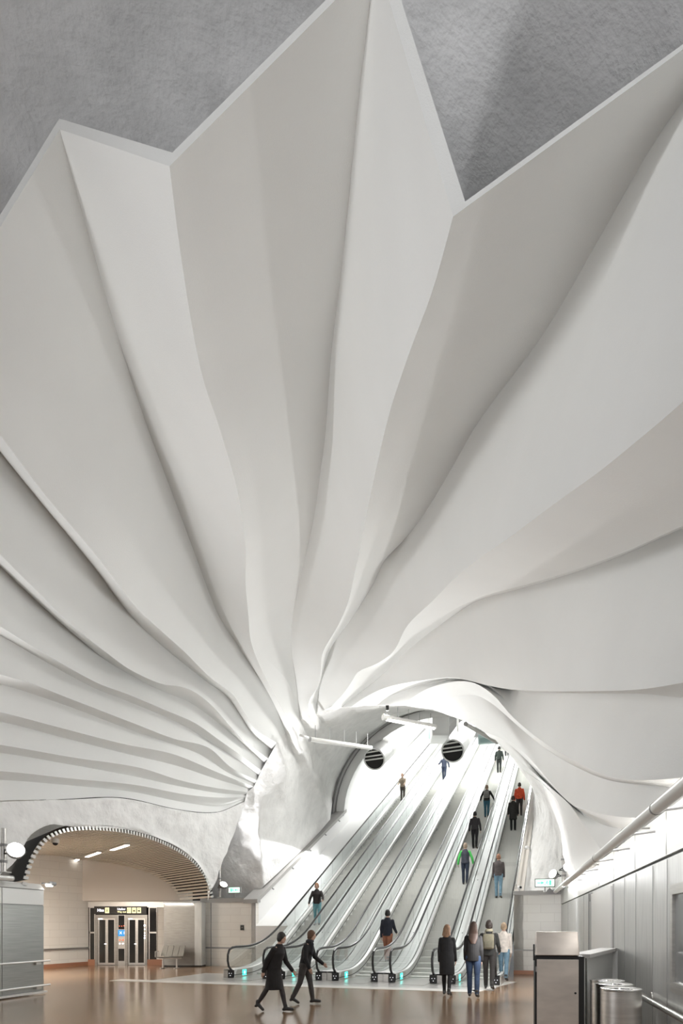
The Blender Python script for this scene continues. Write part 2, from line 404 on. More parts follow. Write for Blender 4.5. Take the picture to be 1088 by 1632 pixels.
# ------------------------------------------------------------------ blasted rock above the shell
bm = nb(); rows = []
for i in range(0, 71):
    l = -9 + i * 0.56; row = []
    for j in range(9, 61):
        a = math.pi * j / 60
        off = 6.6 + 9.6 * math.cos(a); z = 2.6 + 10.3 * math.sin(a)
        p = R(l, off, z); q = vn(p, 0.28) * 0.55 + vn(p, 1.1) * 0.12
        p2 = p + q
        row.append(p2)
    rows.append(row)
grid(bm, rows)
struct('ceiling_rock', bm, M['rock'], smooth=True)

# ------------------------------------------------------------------ patch of rock between two lines of points
def rock_patch(name, top, bot, m, n=40, amp=0.10, bulge=0.0, mid=None):
    bm = nb(); N = max(len(top), 60)
    a = resample([Vector(p) for p in top], N); b = resample([Vector(p) for p in bot], N)
    rows = []
    for k in range(n + 1):
        t = k / n; r = []
        for i in range(N):
            p = a[i].lerp(b[i], t)
            e = math.sin(math.pi * t)
            p = p + vn(p, 0.9) * amp * min(1, 3 * e + 0.1) + vn(p, 2.7) * amp * 0.4 * min(1, 3 * e)
            if bulge: p = p + DE * bulge * (i / N) * min(1, t / .1) * (1 - t) ** .5
            r.append(p)
        rows.append(r)
    grid(bm, rows)
    return struct(name, bm, m, smooth=True)
def Lpx(px, py, off=0.0):
    l = ll(px, off); p = L(l, off); return Vector((p.x, p.y, zat(py, p.y)))
def Rpx(px, py, off=0.0):
    l = lr(px, off); p = R(l, off); return Vector((p.x, p.y, zat(py, p.y)))
def Wpx(px, py, w):
    u = (px - X0) / F; q = BO + CE * w
    s = (u * q.y - q.x) / (DE.x - u * DE.y); p = q + DE * s
    return Vector((p.x, p.y, zat(py, p.y)))
def Spx(px, py, s):
    u = (px - X0) / F; q = BO + DE * s
    w = (u * q.y - q.x) / (CE.x - u * CE.y); p = q + CE * w
    return Vector((p.x, p.y, zat(py, p.y)))

# the wall over the lift passage: between the shell's lower edge and the ragged arch
b0 = [p for p in lines3[0]][::-1]                       # left to right
arch_px = [(-60,1420),(-20,1405),(20,1378),(36,1352),(46,1333),(60,1322),(80,1314),(100,1316),(120,1318),(160,1320),(200,1322),(240,1332),(280,1348),(310,1370),(327,1395),(331,1420),(331,1436)]
rock_patch('wall_left_rock', [p - Vector((0, 0, 0.02)) for p in b0], [Lpx(x, y, -0.15) for x, y in catmull([(p[0], p[1], 0) for p in arch_px], 60) and [(p.x, p.y) for p in catmull([(p[0], p[1], 0) for p in arch_px], 60)]], M['rock_white'], amp=0.14)
# rock round the mouth of the escalator shaft
bot = [Spx(325,1436,6.3), Spx(352,1433,6.1), Spx(380,1432,5.9), Spx(405,1430,5.7), Wpx(420,1412,-6.9), Wpx(440,1394,-6.9), Wpx(465,1370,-6.9), Wpx(490,1346,-6.9), Wpx(510,1325,-6.9), Wpx(526,1306,-6.9),
       Spx(530,1275,15), Spx(536,1248,15), Spx(546,1225,15), Spx(560,1202,15), Spx(585,1175,15), Spx(612,1156,15), Spx(622,1150,15), Spx(645,1140,15), Spx(668,1133,15), Spx(690,1130,15), Spx(718,1133,15), Spx(748,1144,15), Spx(772,1160,15), Spx(792,1176,15), Spx(815,1200,15), Spx(842,1240,15)]
top = [rimpts[i] for i in (0, 2, 4, 6, 8, 10, 12, 14, 15, 16, 17, 18, 19, 20, 21, 22, 23, 24, 25, 26, 27, 28, 29, 30, 31, 32)]
bm = nb(); rows = []
ta = []; ba = []
for k in range(len(top) - 1):
    for j in range(5):
        ta.append(Vector(top[k]).lerp(Vector(top[k + 1]), j / 5)); ba.append(Vector(bot[k]).lerp(Vector(bot[k + 1]), j / 5))
ta.append(Vector(top[-1])); ba.append(Vector(bot[-1]))
for k in range(37):
    t = k / 36; r = []
    for a, b in zip(ta, ba):
        p = a.lerp(b, t); e = math.sin(math.pi * t)
        p += vn(p, 0.8) * 0.11 * min(1, 2.5 * e) + vn(p, 2.6) * 0.06 * min(1, 2.5 * e)
        r.append(p)
    rows.append(r)
grid(bm, rows)
struct('wall_mouth_rock', bm, M['rock_white'], smooth=True)
# rock to the right of the shaft, below the leg of the shell
leg = lines3[-1]
rt = [Spx(842,1240,15), Wpx(845,1262,3.95), Wpx(845,1262,3.95)]
cr = []
for k in range(30):
    t = k / 29; s = 15 + (4.0 - 15) * t
    p = E(s, 3.76); z = 2.78 + (s - 4.0) * SLOPE; cr.append(Vector((p.x, p.y, z)))
rock_patch('wall_right_rock', [p + DE * .03 for p in leg], cr, M['rock_white'], n=40, amp=0.14, bulge=3.9)

# ------------------------------------------------------------------ escalator tunnel
TW0, TW1 = -6.9, 3.8
def tun(s, inset=0.0):
    zb = SLOPE * (s - S0); pts = []
    for k in range(33):
        a = math.pi * (1 - k / 32)
        wc = (TW0 + TW1) / 2; hw = (TW1 - TW0) / 2 - inset
        pts.append(E(s, wc + hw * math.cos(a), zb + 0.85 + (5.15 - inset) * math.sin(a)))
    return pts
bm = nb(); grid(bm, [tun(s) for s in (15, 18, 21, 24, 27, 30, 33, 36, 39, 42, 46)])
bm2 = nb(); bm.faces.ensure_lookup_table()
struct('ceiling_tunnel', bm, M['tunnel'], smooth=True)
bm2.free()
bm = nb(); slab(bm, E(46, -8), E(46, 6), 0.2, 10, 30); struct('wall_tunnel_end', bm, M['tunnel'])
# portal ring with its two dark trim bands
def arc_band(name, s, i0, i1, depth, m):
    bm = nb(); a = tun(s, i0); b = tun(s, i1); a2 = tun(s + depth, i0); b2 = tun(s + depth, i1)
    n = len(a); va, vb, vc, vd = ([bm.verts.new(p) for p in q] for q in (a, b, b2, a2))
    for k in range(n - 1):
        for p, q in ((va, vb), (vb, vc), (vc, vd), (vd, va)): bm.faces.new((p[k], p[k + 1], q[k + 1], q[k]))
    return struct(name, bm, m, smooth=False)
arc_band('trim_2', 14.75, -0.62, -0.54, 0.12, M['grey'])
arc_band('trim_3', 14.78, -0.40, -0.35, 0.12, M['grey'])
arc_band('trim_4', 14.9, -0.75, 0.12, 0.5, M['tunnel'])

# white shaft wall on the left with its coping, parapet on the right
def zc(s): return 2.68 + (s - 4.8) * 0.523
bm = nb()
hexa(bm, [E(4.8, -7.1, 0), E(4.8, -6.9, 0), E(46, -6.9, 0), E(46, -7.1, 0), E(4.8, -7.1, zc(4.8)), E(4.8, -6.9, zc(4.8)), E(46, -6.9, zc(46)), E(46, -7.1, zc(46))])
struct('wall_shaft_left', bm, M['panel_white'])
bm = nb()
hexa(bm, [E(4.6, -7.35, zc(4.6)), E(4.6, -6.72, zc(4.6)), E(15.2, -6.72, zc(15.2)), E(15.2, -7.35, zc(15.2)), E(4.6, -7.35, zc(4.6) + .16), E(4.6, -6.72, zc(4.6) + .16), E(15.2, -6.72, zc(15.2) + .16), E(15.2, -7.35, zc(15.2) + .16)])
struct('trim_5', bm, M['coping'])
bm = nb()
for s in range(6, 15, 2):
    tube(bm, [E(s, -6.80, zc(s) - .02), E(s, -6.68, zc(s) - .10)], 0.03, 8)
struct('trim_6', bm, M['grey'])
bm = nb()  # sloping cover between the shaft wall and the first flight
rows = [[E(s, -6.9, zs(s) + .10), E(s, -5.31, zs(s) + .10)] for s in [4.8 + i * .5 for i in range(0, 80)]]
grid(bm, rows); hexa(bm, [E(4.78, -6.9, 0), E(4.78, -5.31, 0), E(4.82, -5.31, 0), E(4.82, -6.9, 0), E(4.78, -6.9, zs(4.8) + .1), E(4.78, -5.31, zs(4.8) + .1), E(4.82, -5.31, zs(4.8) + .1), E(4.82, -6.9, zs(4.8) + .1)])
struct('trim_7', bm, M['panel_white'])
bm = nb()
for s0, s1 in ((4.0, 46),):
    hexa(bm, [E(s0, 3.42, 0), E(s0, 3.75, 0), E(s1, 3.75, 0), E(s1, 3.42, 0), E(s0, 3.42, 2.80), E(s0, 3.75, 2.80), E(s1, 3.75, 2.8 + (s1 - s0) * SLOPE), E(s1, 3.42, 2.8 + (s1 - s0) * SLOPE)])
struct('wall_shaft_right', bm, M['beige'])

# ------------------------------------------------------------------ right hall wall
LR1 = 19.4 / 0.97615 + 1.4
bm = nb(); hexa(bm, [R(-9, 0, 0), R(LR1, 0, 0), R(LR1, -.25, 0), R(-9, -.25, 0), R(-9, 0, 2.36), R(LR1, 0, 2.36), R(LR1, -.25, 2.36), R(-9, -.25, 2.36)])
wr = struct('wall_right', bm, M['steel_panel'])
bm = nb(); hexa(bm, [R(-9, .01, 2.39), R(LR1, .01, 2.39), R(LR1, -.25, 2.39), R(-9, -.25, 2.39), R(-9, .01, 2.86), R(LR1, .01, 2.86), R(LR1, -.25, 2.86), R(-9, -.25, 2.86)])
struct('wall_right_fascia', bm, M['fascia'])
bm = nb(); hexa(bm, [R(-9, -.02, 2.35), R(LR1, -.02, 2.35), R(LR1, -.2, 2.35), R(-9, -.2, 2.35), R(-9, -.02, 2.4), R(LR1, -.02, 2.4), R(LR1, -.2, 2.4), R(-9, -.2, 2.4)])
struct('trim_8', bm, M['black'])
bm = nb()   # ledge of sprayed concrete over the right wall, behind the cove
rows = []
for i in range(90):
    l = -9 + i * (LR1 + 9) / 89
    rows.append([R(l, -.05, 2.86), R(l, -.25 + .08 * noise.noise(R(l, 0, 0)), 2.98), R(l, -.30 + .1 * noise.noise(R(l, 0, 0) * 2), 3.5), R(l, -.15, 4.6)])
grid(bm, rows); struct('wall_right_ledge', bm, M['rock_white'], smooth=True)
bm = nb()   # joints between the cladding panels
for px in (1063, 1040, 1013, 995, 905, 918, 930):
    l = lr(px); hexa(bm, [R(l - .006, 0.004, 0), R(l + .006, 0.004, 0), R(l + .006, -.01, 0), R(l - .006, -.01, 0), R(l - .006, 0.004, 2.35), R(l + .006, 0.004, 2.35), R(l + .006, -.01, 2.35), R(l - .006, -.01, 2.35)])
for px in (1063, 1013, 979, 955):
    l = lr(px); hexa(bm, [R(l - .005, 0.014, 2.4), R(l + .005, 0.014, 2.4), R(l + .005, 0, 2.4), R(l - .005, 0, 2.4), R(l - .005, 0.014, 2.85), R(l + .005, 0.014, 2.85), R(l + .005, 0, 2.85), R(l - .005, 0, 2.85)])
struct('trim_9', bm, M['grey'])
# service door set into the right wall
la, lb = lr(978), lr(941)
d = bpy.data.objects.new('door_1', None); C.objects.link(d); d['kind'] = 'structure'
def rbox(la, lb, o0, o1, z0, z1):
    return [R(la, o1, z0), R(lb, o1, z0), R(lb, o0, z0), R(la, o0, z0), R(la, o1, z1), R(lb, o1, z1), R(lb, o0, z1), R(la, o0, z1)]
bm = nb(); hexa(bm, rbox(la + .12, lb - .35, 0.0, .035, 0.02, 2.3)); link('door_leaf', bm, M['alu'], d)
bm = nb(); hexa(bm, rbox(lb - .33, lb - .05, 0.0, .03, 0.02, 2.16)); link('side_leaf', bm, M['steel_panel'], d)
bm = nb(); hexa(bm, rbox(lb - .05, lb, 0.0, .05, 0, 2.33)); hexa(bm, rbox(lb - .35, lb - .33, 0, .045, 0, 2.33)); hexa(bm, rbox(la, la + .12, 0, .006, 0, 2.33)); hexa(bm, rbox(lb - .33, lb - .05, 0, .02, 2.2, 2.26)); link('door_frame', bm, M['grey'], d)
bm = nb(); tube(bm, [R(lb - .40, .035, 1.02), R(lb - .40, .09, 1.02), R(lb - .54, .09, 1.02)], 0.012, 8); link('door_handle', bm, M['steel_bright'], d)
# glazed hatch at the right edge of the frame
la, lb = lr(1210), lr(1076)
d = bpy.data.objects.new('window_1', None); C.objects.link(d); d['kind'] = 'structure'
bm = nb()
for q in ((la, lb, 1.00, 1.10), (la, lb, 1.96, 2.06), (la, la + .08, 1.1, 1.96), (lb - .08, lb, 1.1, 1.96), (lb - .75, lb - .70, 1.1, 1.96)):
    hexa(bm, rbox(q[0], q[1], 0.0, .05, q[2], q[3]))
link('window_frame', bm, M['steel'], d)
bm = nb(); hexa(bm, rbox(la, lb, 0.005, .02, 1.05, 2.0)); link('window_pane', bm, mat('hatch_glass', (0.30, 0.31, 0.31), 0.08, 0.4), d)

# tile wall right of the escalators
def tilewall(name, s, w0, w1, z1, m, t=0.25):
    o = bpy.data.objects.new(name, None)
    bm = nb(); box(bm, 0, (w1 - w0), 0, t, 0, z1)
    p = E(s, w0); me = struct(name, bm, m, matrix=frame_mx(p, EANG)); return me
bpy.data.objects
tilewall('wall_back_right', 4.0, 3.42, 5.1, 2.72, M['tile'])
bm = nb(); box(bm, .30, 1.75, -.04, 1.6, 2.72, 2.86); box(bm, -.02, .30, -.04, .1, 2.72, 2.86); struct('trim_10', bm, M['coping'], matrix=frame_mx(E(4.0, 3.42), EANG))
bm = nb(); box(bm, 0, 1.7, -.02, 0, 0, .13); struct('baseboard_right', bm, M['terracotta'], matrix=frame_mx(E(4.0, 3.42), EANG))
bm = nb(); box(bm, 0, 1.7, -.012, 0, .80, .85); struct('trim_11', bm, M['coping'], matrix=frame_mx(E(4.0, 3.42), EANG))
# tile wall left of the escalators (end of the hall's left wall)
TLw0 = -9.40
tilewall('wall_back_left', 4.8, TLw0, -6.9, 2.62, M['tile'])
bm = nb(); box(bm, -.05, -6.9 - TLw0 + .06, -.05, .3, 2.62, 2.80); struct('trim_12', bm, M['coping'], matrix=frame_mx(E(4.8, TLw0), EANG))
bm = nb()
box(bm, 0.42, 0.45, -.012, 0, 0, 2.62); box(bm, -6.9 - TLw0 - .03, -6.9 - TLw0, -.015, 0, 0, 2.62); box(bm, 0, -6.9 - TLw0, -.014, 0, .72, .78)
struct('trim_13', bm, M['grey'], matrix=frame_mx(E(4.8, TLw0), EANG))

# ------------------------------------------------------------------ lift passage on the left
YL = 25.9
def X_(px, Y=YL): return (px - X0) / F * Y
# far left wall of the passage
a = Vector((X_(141, 25.9), 25.9, 0)); b = Vector((a.x - 0.366 * 9, 25.9 - 9, 0))
ang = math.atan2((a - b).y, (a - b).x)
ln = (a - b).length
bm = nb(); box(bm, 0, ln, 0, .2, 0, 6.5); struct('wall_passage_left', bm, M['tile'], matrix=frame_mx(b, ang))
bm = nb(); box(bm, 0, ln, -.02, 0, 0, .16); struct('baseboard_left', bm, M['terracotta'], matrix=frame_mx(b, ang))
bm = nb(); box(bm, 0, ln, -.05, -.02, .70, .77); struct('trim_14', bm, M['steel'], matrix=frame_mx(b, ang))
# bulkhead above the lifts and the wall the lifts are set in
bm = nb(); box(bm, X_(131, 25.6), X_(300, 25.6), 25.6, 26.2, 2.70, 5.6); struct('wall_bulkhead', bm, M['beige'])
bm = nb(); box(bm, X_(250), X_(341), YL - .02, YL + .2, 0, 2.72); struct('wall_lift', bm, M['tile'])
bm = nb(); box(bm, X_(141), X_(262), YL - .06, YL + .02, 2.44, 2.72); struct('trim_15', bm, M['steel'])
bm = nb(); box(bm, X_(141), X_(152), YL - .05, YL, 0, .25); box(bm, X_(235), X_(262), YL - .05, YL, 0, .25); struct('baseboard_lift', bm, M['terracotta'])
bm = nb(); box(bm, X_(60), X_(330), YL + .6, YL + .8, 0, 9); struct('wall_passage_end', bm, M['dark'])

# slatted barrel soffit: an arch in the left wall swept along the passage
AX = Vector((-0.664, 0.747, 0))
arc = catmull([(42,1412,0),(45,1398,0),(55,1368,0),(75,1340,0),(100,1327,0),(130,1322.5,0),(165,1323,0),(200,1327,0),(240,1337,0),(280,1355,0),(310,1377,0),(328,1402,0),(336,1425,0),(337,1433,0)], 300)
arc3 = resample([Lpx(p.x, p.y, 0.0) for p in arc], 300)
def sweep_len(p):
    # run each slat back until it meets the bulkhead plane or the far left wall
    t1 = (25.6 - p.y) / AX.y
    n = Vector((-(a - b).y, (a - b).x, 0)).normalized(); den = AX.dot(n)
    t2 = (b - p).dot(n) / den if abs(den) > 1e-6 else 99
    if t2 < 0: t2 = 99
    return max(0.3, min(t1, t2, 12))
sof = empty('slatted_ceiling', 'curved ceiling of pale horizontal slats over the lift passage, white dashed front edge', 'ceiling slats')
arcE = resample(arc3, 75)
for k in range(74):
    p, q = arcE[k], arcE[k + 1]; m0 = p.lerp(q, 0.08); m1 = p.lerp(q, 0.62)
    ctr = L(ll(200), 0, 0); nrm = (Vector((q - p)).cross(AX)).normalized()
    if nrm.z < 0: nrm = -nrm
    tl = sweep_len(m0); t2 = sweep_len(m1)
    bm = nb(); pts = [m0, m1, m1 + AX * t2, m0 + AX * tl]
    hexa(bm, pts + [x + nrm * .018 for x in pts])
    s_ = link('slat', bm, M['slat'], sof)
    bm = nb(); pts = [m0 - AX * .004, m1 - AX * .004, m1 + AX * .05, m0 + AX * .05]
    hexa(bm, [x - nrm * .012 for x in pts] + [x + nrm * .09 for x in pts])
    link('end_cap', bm, M['alu'], s_)
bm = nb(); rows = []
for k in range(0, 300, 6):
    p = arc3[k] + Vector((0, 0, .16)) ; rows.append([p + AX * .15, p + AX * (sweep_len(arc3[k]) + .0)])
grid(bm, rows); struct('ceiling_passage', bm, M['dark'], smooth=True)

# passage floor lights / luminaires between the slats
for i, (p0, p1) in enumerate((((178, 1352), (203, 1344)), ((138, 1363), (158, 1356)), ((111, 1372), (123, 1367.5)))):
    def onsoff(px, py):
        # intersect the view ray with the swept soffit
        best = None
        u = (px - X0) / F; v = (Y0 - py) / F
        for q in arc3:
            # q + AX t on ray: x=uY, z
            Yz = (q.z - EYE) / v
            t = (Yz - q.y) / AX.y
            if t < .1 or t > 11 or q.z < 3.2: continue
            e = abs(q.x + AX.x * t - u * Yz)
            if best is None or e < best[0]: best = (e, q + AX * t)
        return best[1] - Vector((0, 0, .05))
    A_, B_ = onsoff(*p0), onsoff(*p1); dn = Vector((0, 0, -.03)); sd = AX.cross(Vector((0, 0, 1))).normalized() * .07
    t = empty('linear_light', ['lit strip light nearest the front edge of the slatted ceiling', 'middle one of three lit strip lights in the slatted ceiling', 'lit strip light deepest in the slatted ceiling, by the tiled wall'][i], 'ceiling light', A_, 0, 'strip lights in the slatted ceiling')
    bm = nb(); hexa(bm, [A_ - sd + dn - A_, A_ + sd + dn - A_, B_ + sd + dn - A_, B_ - sd + dn - A_, A_ - sd - A_, sd, B_ + sd - A_, B_ - sd - A_]); link('diffuser', bm, M['lamp_soft'], t)
    bm = nb(); hexa(bm, [-sd * 1.3 + dn * .5, sd * 1.3 + dn * .5, B_ + sd * 1.3 + dn * .5 - A_, B_ - sd * 1.3 + dn * .5 - A_, -sd * 1.3 - dn, sd * 1.3 - dn, B_ + sd * 1.3 - dn - A_, B_ - sd * 1.3 - dn - A_]); link('housing', bm, M['slat'], t)
lp = L(18.2, -3.0, 3.4)
area('passage_lamp', lp + AX * 2.0, lp + AX * 2.2 - Vector((0, 0, 3)), 1.5, 0.3, 190, (1, 0.90, 0.79), up=AX)
area('slat_fill', L(15.2, -2.9, 2.9), L(17.5, -4.5, 4.4), 2.5, .12, 110, (1, .95, .86), up=DH)  # fill added behind the steel block to brighten the slats
area('passage_lamp', L(19.0, -4.6, 3.3), L(19.0, -4.6, 0), 1.5, 0.3, 100, (1, 0.9, 0.79), up=AX)

# ================================================================== THE ESCALATORS
PITCH = 1.77
def srange(a, b, st):
    n = int(round((b - a) / st)); return [a + (b - a) * k / n for k in range(n + 1)]
TOP = 35.5
SS = srange(-0.3, 0.6, .3) + srange(0.6, 3.6, .15)[1:] + srange(3.6, TOP, 1.0)[1:]
def zt(s): return min(zs(s), zs(34.0))
def strip(bm, w0, w1, zo0, zo1, s_list, th=0.0):
    rows = [[Vector((w0, s, zt(s) + zo0)), Vector((w1, s, zt(s) + zo1))] for s in s_list]
    if th:
        rows = [[r[0], r[1], r[1] - Vector((0, 0, th)), r[0] - Vector((0, 0, th)), r[0]] for r in rows]
    grid(bm, rows)
EL = ['first escalator from the left, along the white shaft wall', 'second escalator from the left, with one figure high up on it',
      'middle one of the five escalators', 'fourth escalator from the left, carrying the most people', 'rightmost escalator, beside the cream tiled wall']
DECKZ = 0.28
def make_escalator(label, wc):
    t = empty('escalator', label, 'escalator', E(0, wc), EANG, 'long glass sided escalators up the shaft')
    bm = nb()   # step band
    pts = [Vector((0, 1.1, 0.012))]; s = 1.2
    rows = [[Vector((-.5, 1.1, .012)), Vector((.5, 1.1, .012))]]
    while s < 34.6:
        z0 = rows[-1][0].z; z1 = max(zt(s + .2), .012)
        rows.append([Vector((-.5, s, z0)), Vector((.5, s, z0))])
        if z1 - z0 > .004: rows.append([Vector((-.5, s, z1)), Vector((.5, s, z1))])
        s += .4
    rows.append([Vector((-.5, TOP, rows[-1][0].z)), Vector((.5, TOP, rows[-1][0].z))])
    grid(bm, rows); link('steps', bm, M['step'], t)
    bm = nb(); box(bm, -.5, .5, -1.0, 1.1, .007, .014)
    fp = link('floor_plate', bm, M['landing'], t)
    bm = nb(); box(bm, -.5, .5, .95, 1.12, .014, .022); link('comb', bm, M['steel'], fp)
    for sd in (-1, 1):
        bm = nb(); strip(bm, sd * .502, sd * .502, -.22, DECKZ, SS); link('skirt', bm, M['skirt'], t)
        bm = nb(); strip(bm, sd * .505, sd * .508, .10, .10, SS)
        tube(bm, [(sd * .497, s, zt(s) + .10) for s in SS], .011, 6); link('skirt_brush', bm, M['black'], t)
        bm = nb(); strip(bm, sd * .50, sd * .605, DECKZ - .03, DECKZ, SS); link('inner_deck', bm, M['deck'], t)
        bm = nb(); strip(bm, sd * .635, sd * .88, DECKZ, DECKZ, SS, .05)
        if sd == 1 or abs(wc - (-5.31 + PITCH / 2)) < .01:
            strip(bm, sd * .88, sd * .88, DECKZ, -.2, SS)
        od = link('outer_deck', bm, M['deck'], t)
        for s in srange(4, 24, 4.0):
            bm = nb(); disc(bm, (sd * .76, s, zt(s) + DECKZ), (0, -.47, .88), .022, .012, 8)
            link('deck_stud', bm, M['grey'], od)
        # glass with a rounded newel end
        bm = nb(); rows = []
        for k in range(9):
            s = -.42 + .42 * k / 8; q = math.sqrt(max(0, 1 - (s / .42) ** 2))
            rows.append([Vector((sd * .62, s, .60 - .30 * q)), Vector((sd * .62, s, .60 + .33 * q))])
        rows += [[Vector((sd * .62, s, zt(s) + DECKZ)), Vector((sd * .62, s, zt(s) + .93))] for s in SS if s > 0.01]
        grid(bm, rows); gl = link('balustrade_glass', bm, M['glass'], t)
        bm = nb()
        for s in srange(3.2, 33, 1.35):
            tube(bm, [(sd * .62, s, zt(s) + DECKZ), (sd * .62, s, zt(s) + .92)], .004, 4)
        link('glass_seam', bm, M['grey'], gl)
        # handrail
        loop = [(-.12, .22), (-.30, .26), (-.44, .38), (-.50, .56), (-.49, .74), (-.40, .90), (-.22, .97), (0, .985), (.3, .985)]
        pts = [Vector((sd * .62, a_, b_)) for a_, b_ in loop] + [Vector((sd * .62, s, zt(s) + .985)) for s in SS if s > .5]
        bm = nb(); tube(bm, pts, .036, 8); link('handrail', bm, M['rubber'], t)
        bm = nb(); pts2 = [p - Vector((0, 0, .045)) for p in pts[6:]]; tube(bm, pts2, .016, 6); link('handrail_track', bm, M['steel_bright'], t)
        # newel foot
        bm = nb(); box(bm, sd * .62 - .10, sd * .62 + .10, -.34, .10, .008, .25, .012); nf = link('newel_base', bm, M['black'], t)
        bm = nb()
        for dx, dz in ((-.04, .15), (.04, .15), (0, .08)): disc(bm, (sd * .62 + dx, -.34, dz), (0, -1, 0), .012, .006, 8)
        link('indicator_dot', bm, M['sign_white'], nf)
        bm = nb(); box(bm, min(sd * .725, sd * .88), max(sd * .725, sd * .88), -.32, .4, .008, .24); link('newel_infill', bm, M['steel'], t)
        bm = nb(); hexa(bm, [Vector(q) for q in ((sd * .50, -.30, .008), (sd * .52, -.30, .008), (sd * .52, .9, .008), (sd * .50, .9, .008), (sd * .50, -.12, .25), (sd * .52, -.12, .25), (sd * .52, .9, .25), (sd * .50, .9, .25))])
        link('entry_panel', bm, M['steel'], t)
    bm = nb(); box(bm, -.500, -.492, .22, .46, .05, .23); dp = link('direction_display', bm, M['teal'], t)
    bm = nb()
    v = [bm.verts.new(q) for q in ((-.488, .34, .20), (-.488, .28, .13), (-.488, .32, .13), (-.488, .32, .08), (-.488, .36, .08), (-.488, .36, .13), (-.488, .40, .13))]; bm.faces.new(v)
    link('arrow', bm, M['sign_white'], dp)
    return t
escs = []
for k in range(5):
    escs.append(make_escalator(EL[k], -5.31 + PITCH * (k + .5)))
for o in escs[4].children:                       # the last one stands tight against the parapet
    if o.name.startswith('outer_deck') and max(v.co.x for v in o.data.vertices) > .8:
        for v in o.data.vertices:
            if v.co.x > .8: v.co.x = .73
    if o.name.startswith('newel_infill') and max(v.co.x for v in o.data.vertices) > .8:
        for v in o.data.vertices:
            if v.co.x > .8: v.co.x = .76
for o in escs[4].children_recursive:
    if o.name.startswith('deck_stud'):
        for v in o.data.vertices:
            if v.co.x > .7: v.co.x -= .07
# tubular rail on the right parapet
t = empty('parapet_rail', 'slim steel guard rail on the sloping parapet right of the escalators', 'railing', E(4.2, 3.48, 2.8), EANG)
bm = nb(); q = [(0, s, .28 + s * SLOPE) for s in (0, 6, 12, 30)]; tube(bm, q, .03, 8); link('top_rail', bm, M['steel_bright'], t)
for k in range(14):
    bm = nb(); tube(bm, [(0, k * 1.1 + .1, k * 1.1 * SLOPE), (0, k * 1.1 + .1, .28 + (k * 1.1 + .1) * SLOPE)], .014, 6); link('post', bm, M['steel_bright'], t)
bm = nb(); tube(bm, [(-.02, s, .12 + s * SLOPE) for s in (0, 6, 12, 30)], .014, 6); link('lower_rail', bm, M['steel_bright'], t)

# ================================================================== DUCTS, TUBES, SIGNS AT THE SHAFT MOUTH
UP = (DE + Vector((0, 0, SLOPE))).normalized()
def duct(px, py, Y, r, lnth, label):
    p = Upx(px, py, Y)
    t = empty('ventilation_duct', label, 'ventilation duct', p, 0, 'ventilation ducts under the tunnel crown')
    bm = nb(); n = 32
    rings = []
    side = CE; upv = side.cross(UP).normalized()
    if upv.z < 0: upv = -upv
    def ring(c, rr): return [c + side * math.cos(a_) * rr + upv * math.sin(a_) * rr for a_ in [2 * math.pi * k / n for k in range(n)]]
    rows = [ring(Vector((0, 0, 0)), r * .9), ring(Vector((0, 0, 0)) - UP * .02, r), ring(UP * .02, r * 1.04), ring(UP * .25, r), ring(UP * lnth, r)]
    grid(bm, [q + [q[0]] for q in rows]); v = [bm.verts.new(q) for q in rows[-1]]; bm.faces.new(v)
    link('casing', bm, M['duct'], t, smooth=True, sharp=35)
    bm = nb(); v = [bm.verts.new(q) for q in ring(UP * .10, r * .95)]; bm.faces.new(v); link('dark_interior', bm, M['dark'], t)
    for k, h in enumerate((.58, .20, -.12)):
        hw = math.sqrt(max(0, .88 ** 2 - h ** 2)) * r
        a_ = upv * h * r - side * hw; b_ = upv * (h * r + .10 * r) + side * hw * .98
        bm = nb(); hexa(bm, [a_ , b_, b_ + UP * .08, a_ + UP * .08, a_ + upv * .07, b_ + upv * .07, b_ + upv * .07 + UP * .08, a_ + upv * .07 + UP * .08]); link('louvre', bm, M['alu'], t)
    for f in (.35, .9):
        bm = nb(); c = UP * lnth * f
        rr = [ring(c, r * 1.035), ring(c + UP * .14, r * 1.035)]; grid(bm, [q + [q[0]] for q in rr]); link('strap', bm, M['alu'], t, smooth=True)
        bm = nb(); top_ = c + Vector((0, 0, r + 1.1)); tube(bm, [c + Vector((0, 0, r * .9)), top_], .05, 8); link('hanger', bm, M['alu'], t)
    return t
duct(596, 1210, 32.6, .57, 5.2, 'round white ventilation duct with dark louvred mouth, by the portal ring on the left')
duct(721, 1197, 32.6, .60, 5.2, 'round white ventilation duct with dark louvred mouth, hanging over the middle escalators')
def hung_tube(label, p0, p1, rods, r, lit, rodh):
    A_ = Upx(*p0); B_ = Upx(p1[0], p1[1], p1[2]); B_.z = A_.z - .02
    t = empty('light_tube', label, 'light tube', A_, 0, 'tubes hung on rods at the shaft mouth')
    bm = nb(); tube(bm, [Vector((0, 0, 0)), B_ - A_], r, 14); link('casing', bm, M['alu'], t, smooth=True, sharp=40)
    d = (B_ - A_)
    if lit:
        bm = nb(); tube(bm, [d * .06 - Vector((0, 0, r * .35)), d * .97 - Vector((0, 0, r * .35))], r * .85, 12); link('diffuser', bm, M['lamp'], t, smooth=True, sharp=40)
    bm = nb(); tube(bm, [-d.normalized() * .04, d.normalized() * .02], r * 1.12, 14); link('end_cap', bm, M['grey'] if not lit else M['alu'], t)
    for f in rods:
        bm = nb(); tube(bm, [d * f, d * f + Vector((0, 0, rodh))], .012, 6); link('rod', bm, M['grey'], t)
    return t
hung_tube('slim grey tube on five rods, the lowest left one at the shaft mouth', (494, 1178, 23.4), (592, 1191, 24.5), (.08, .31, .54, .74, .93), .085, False, .55)
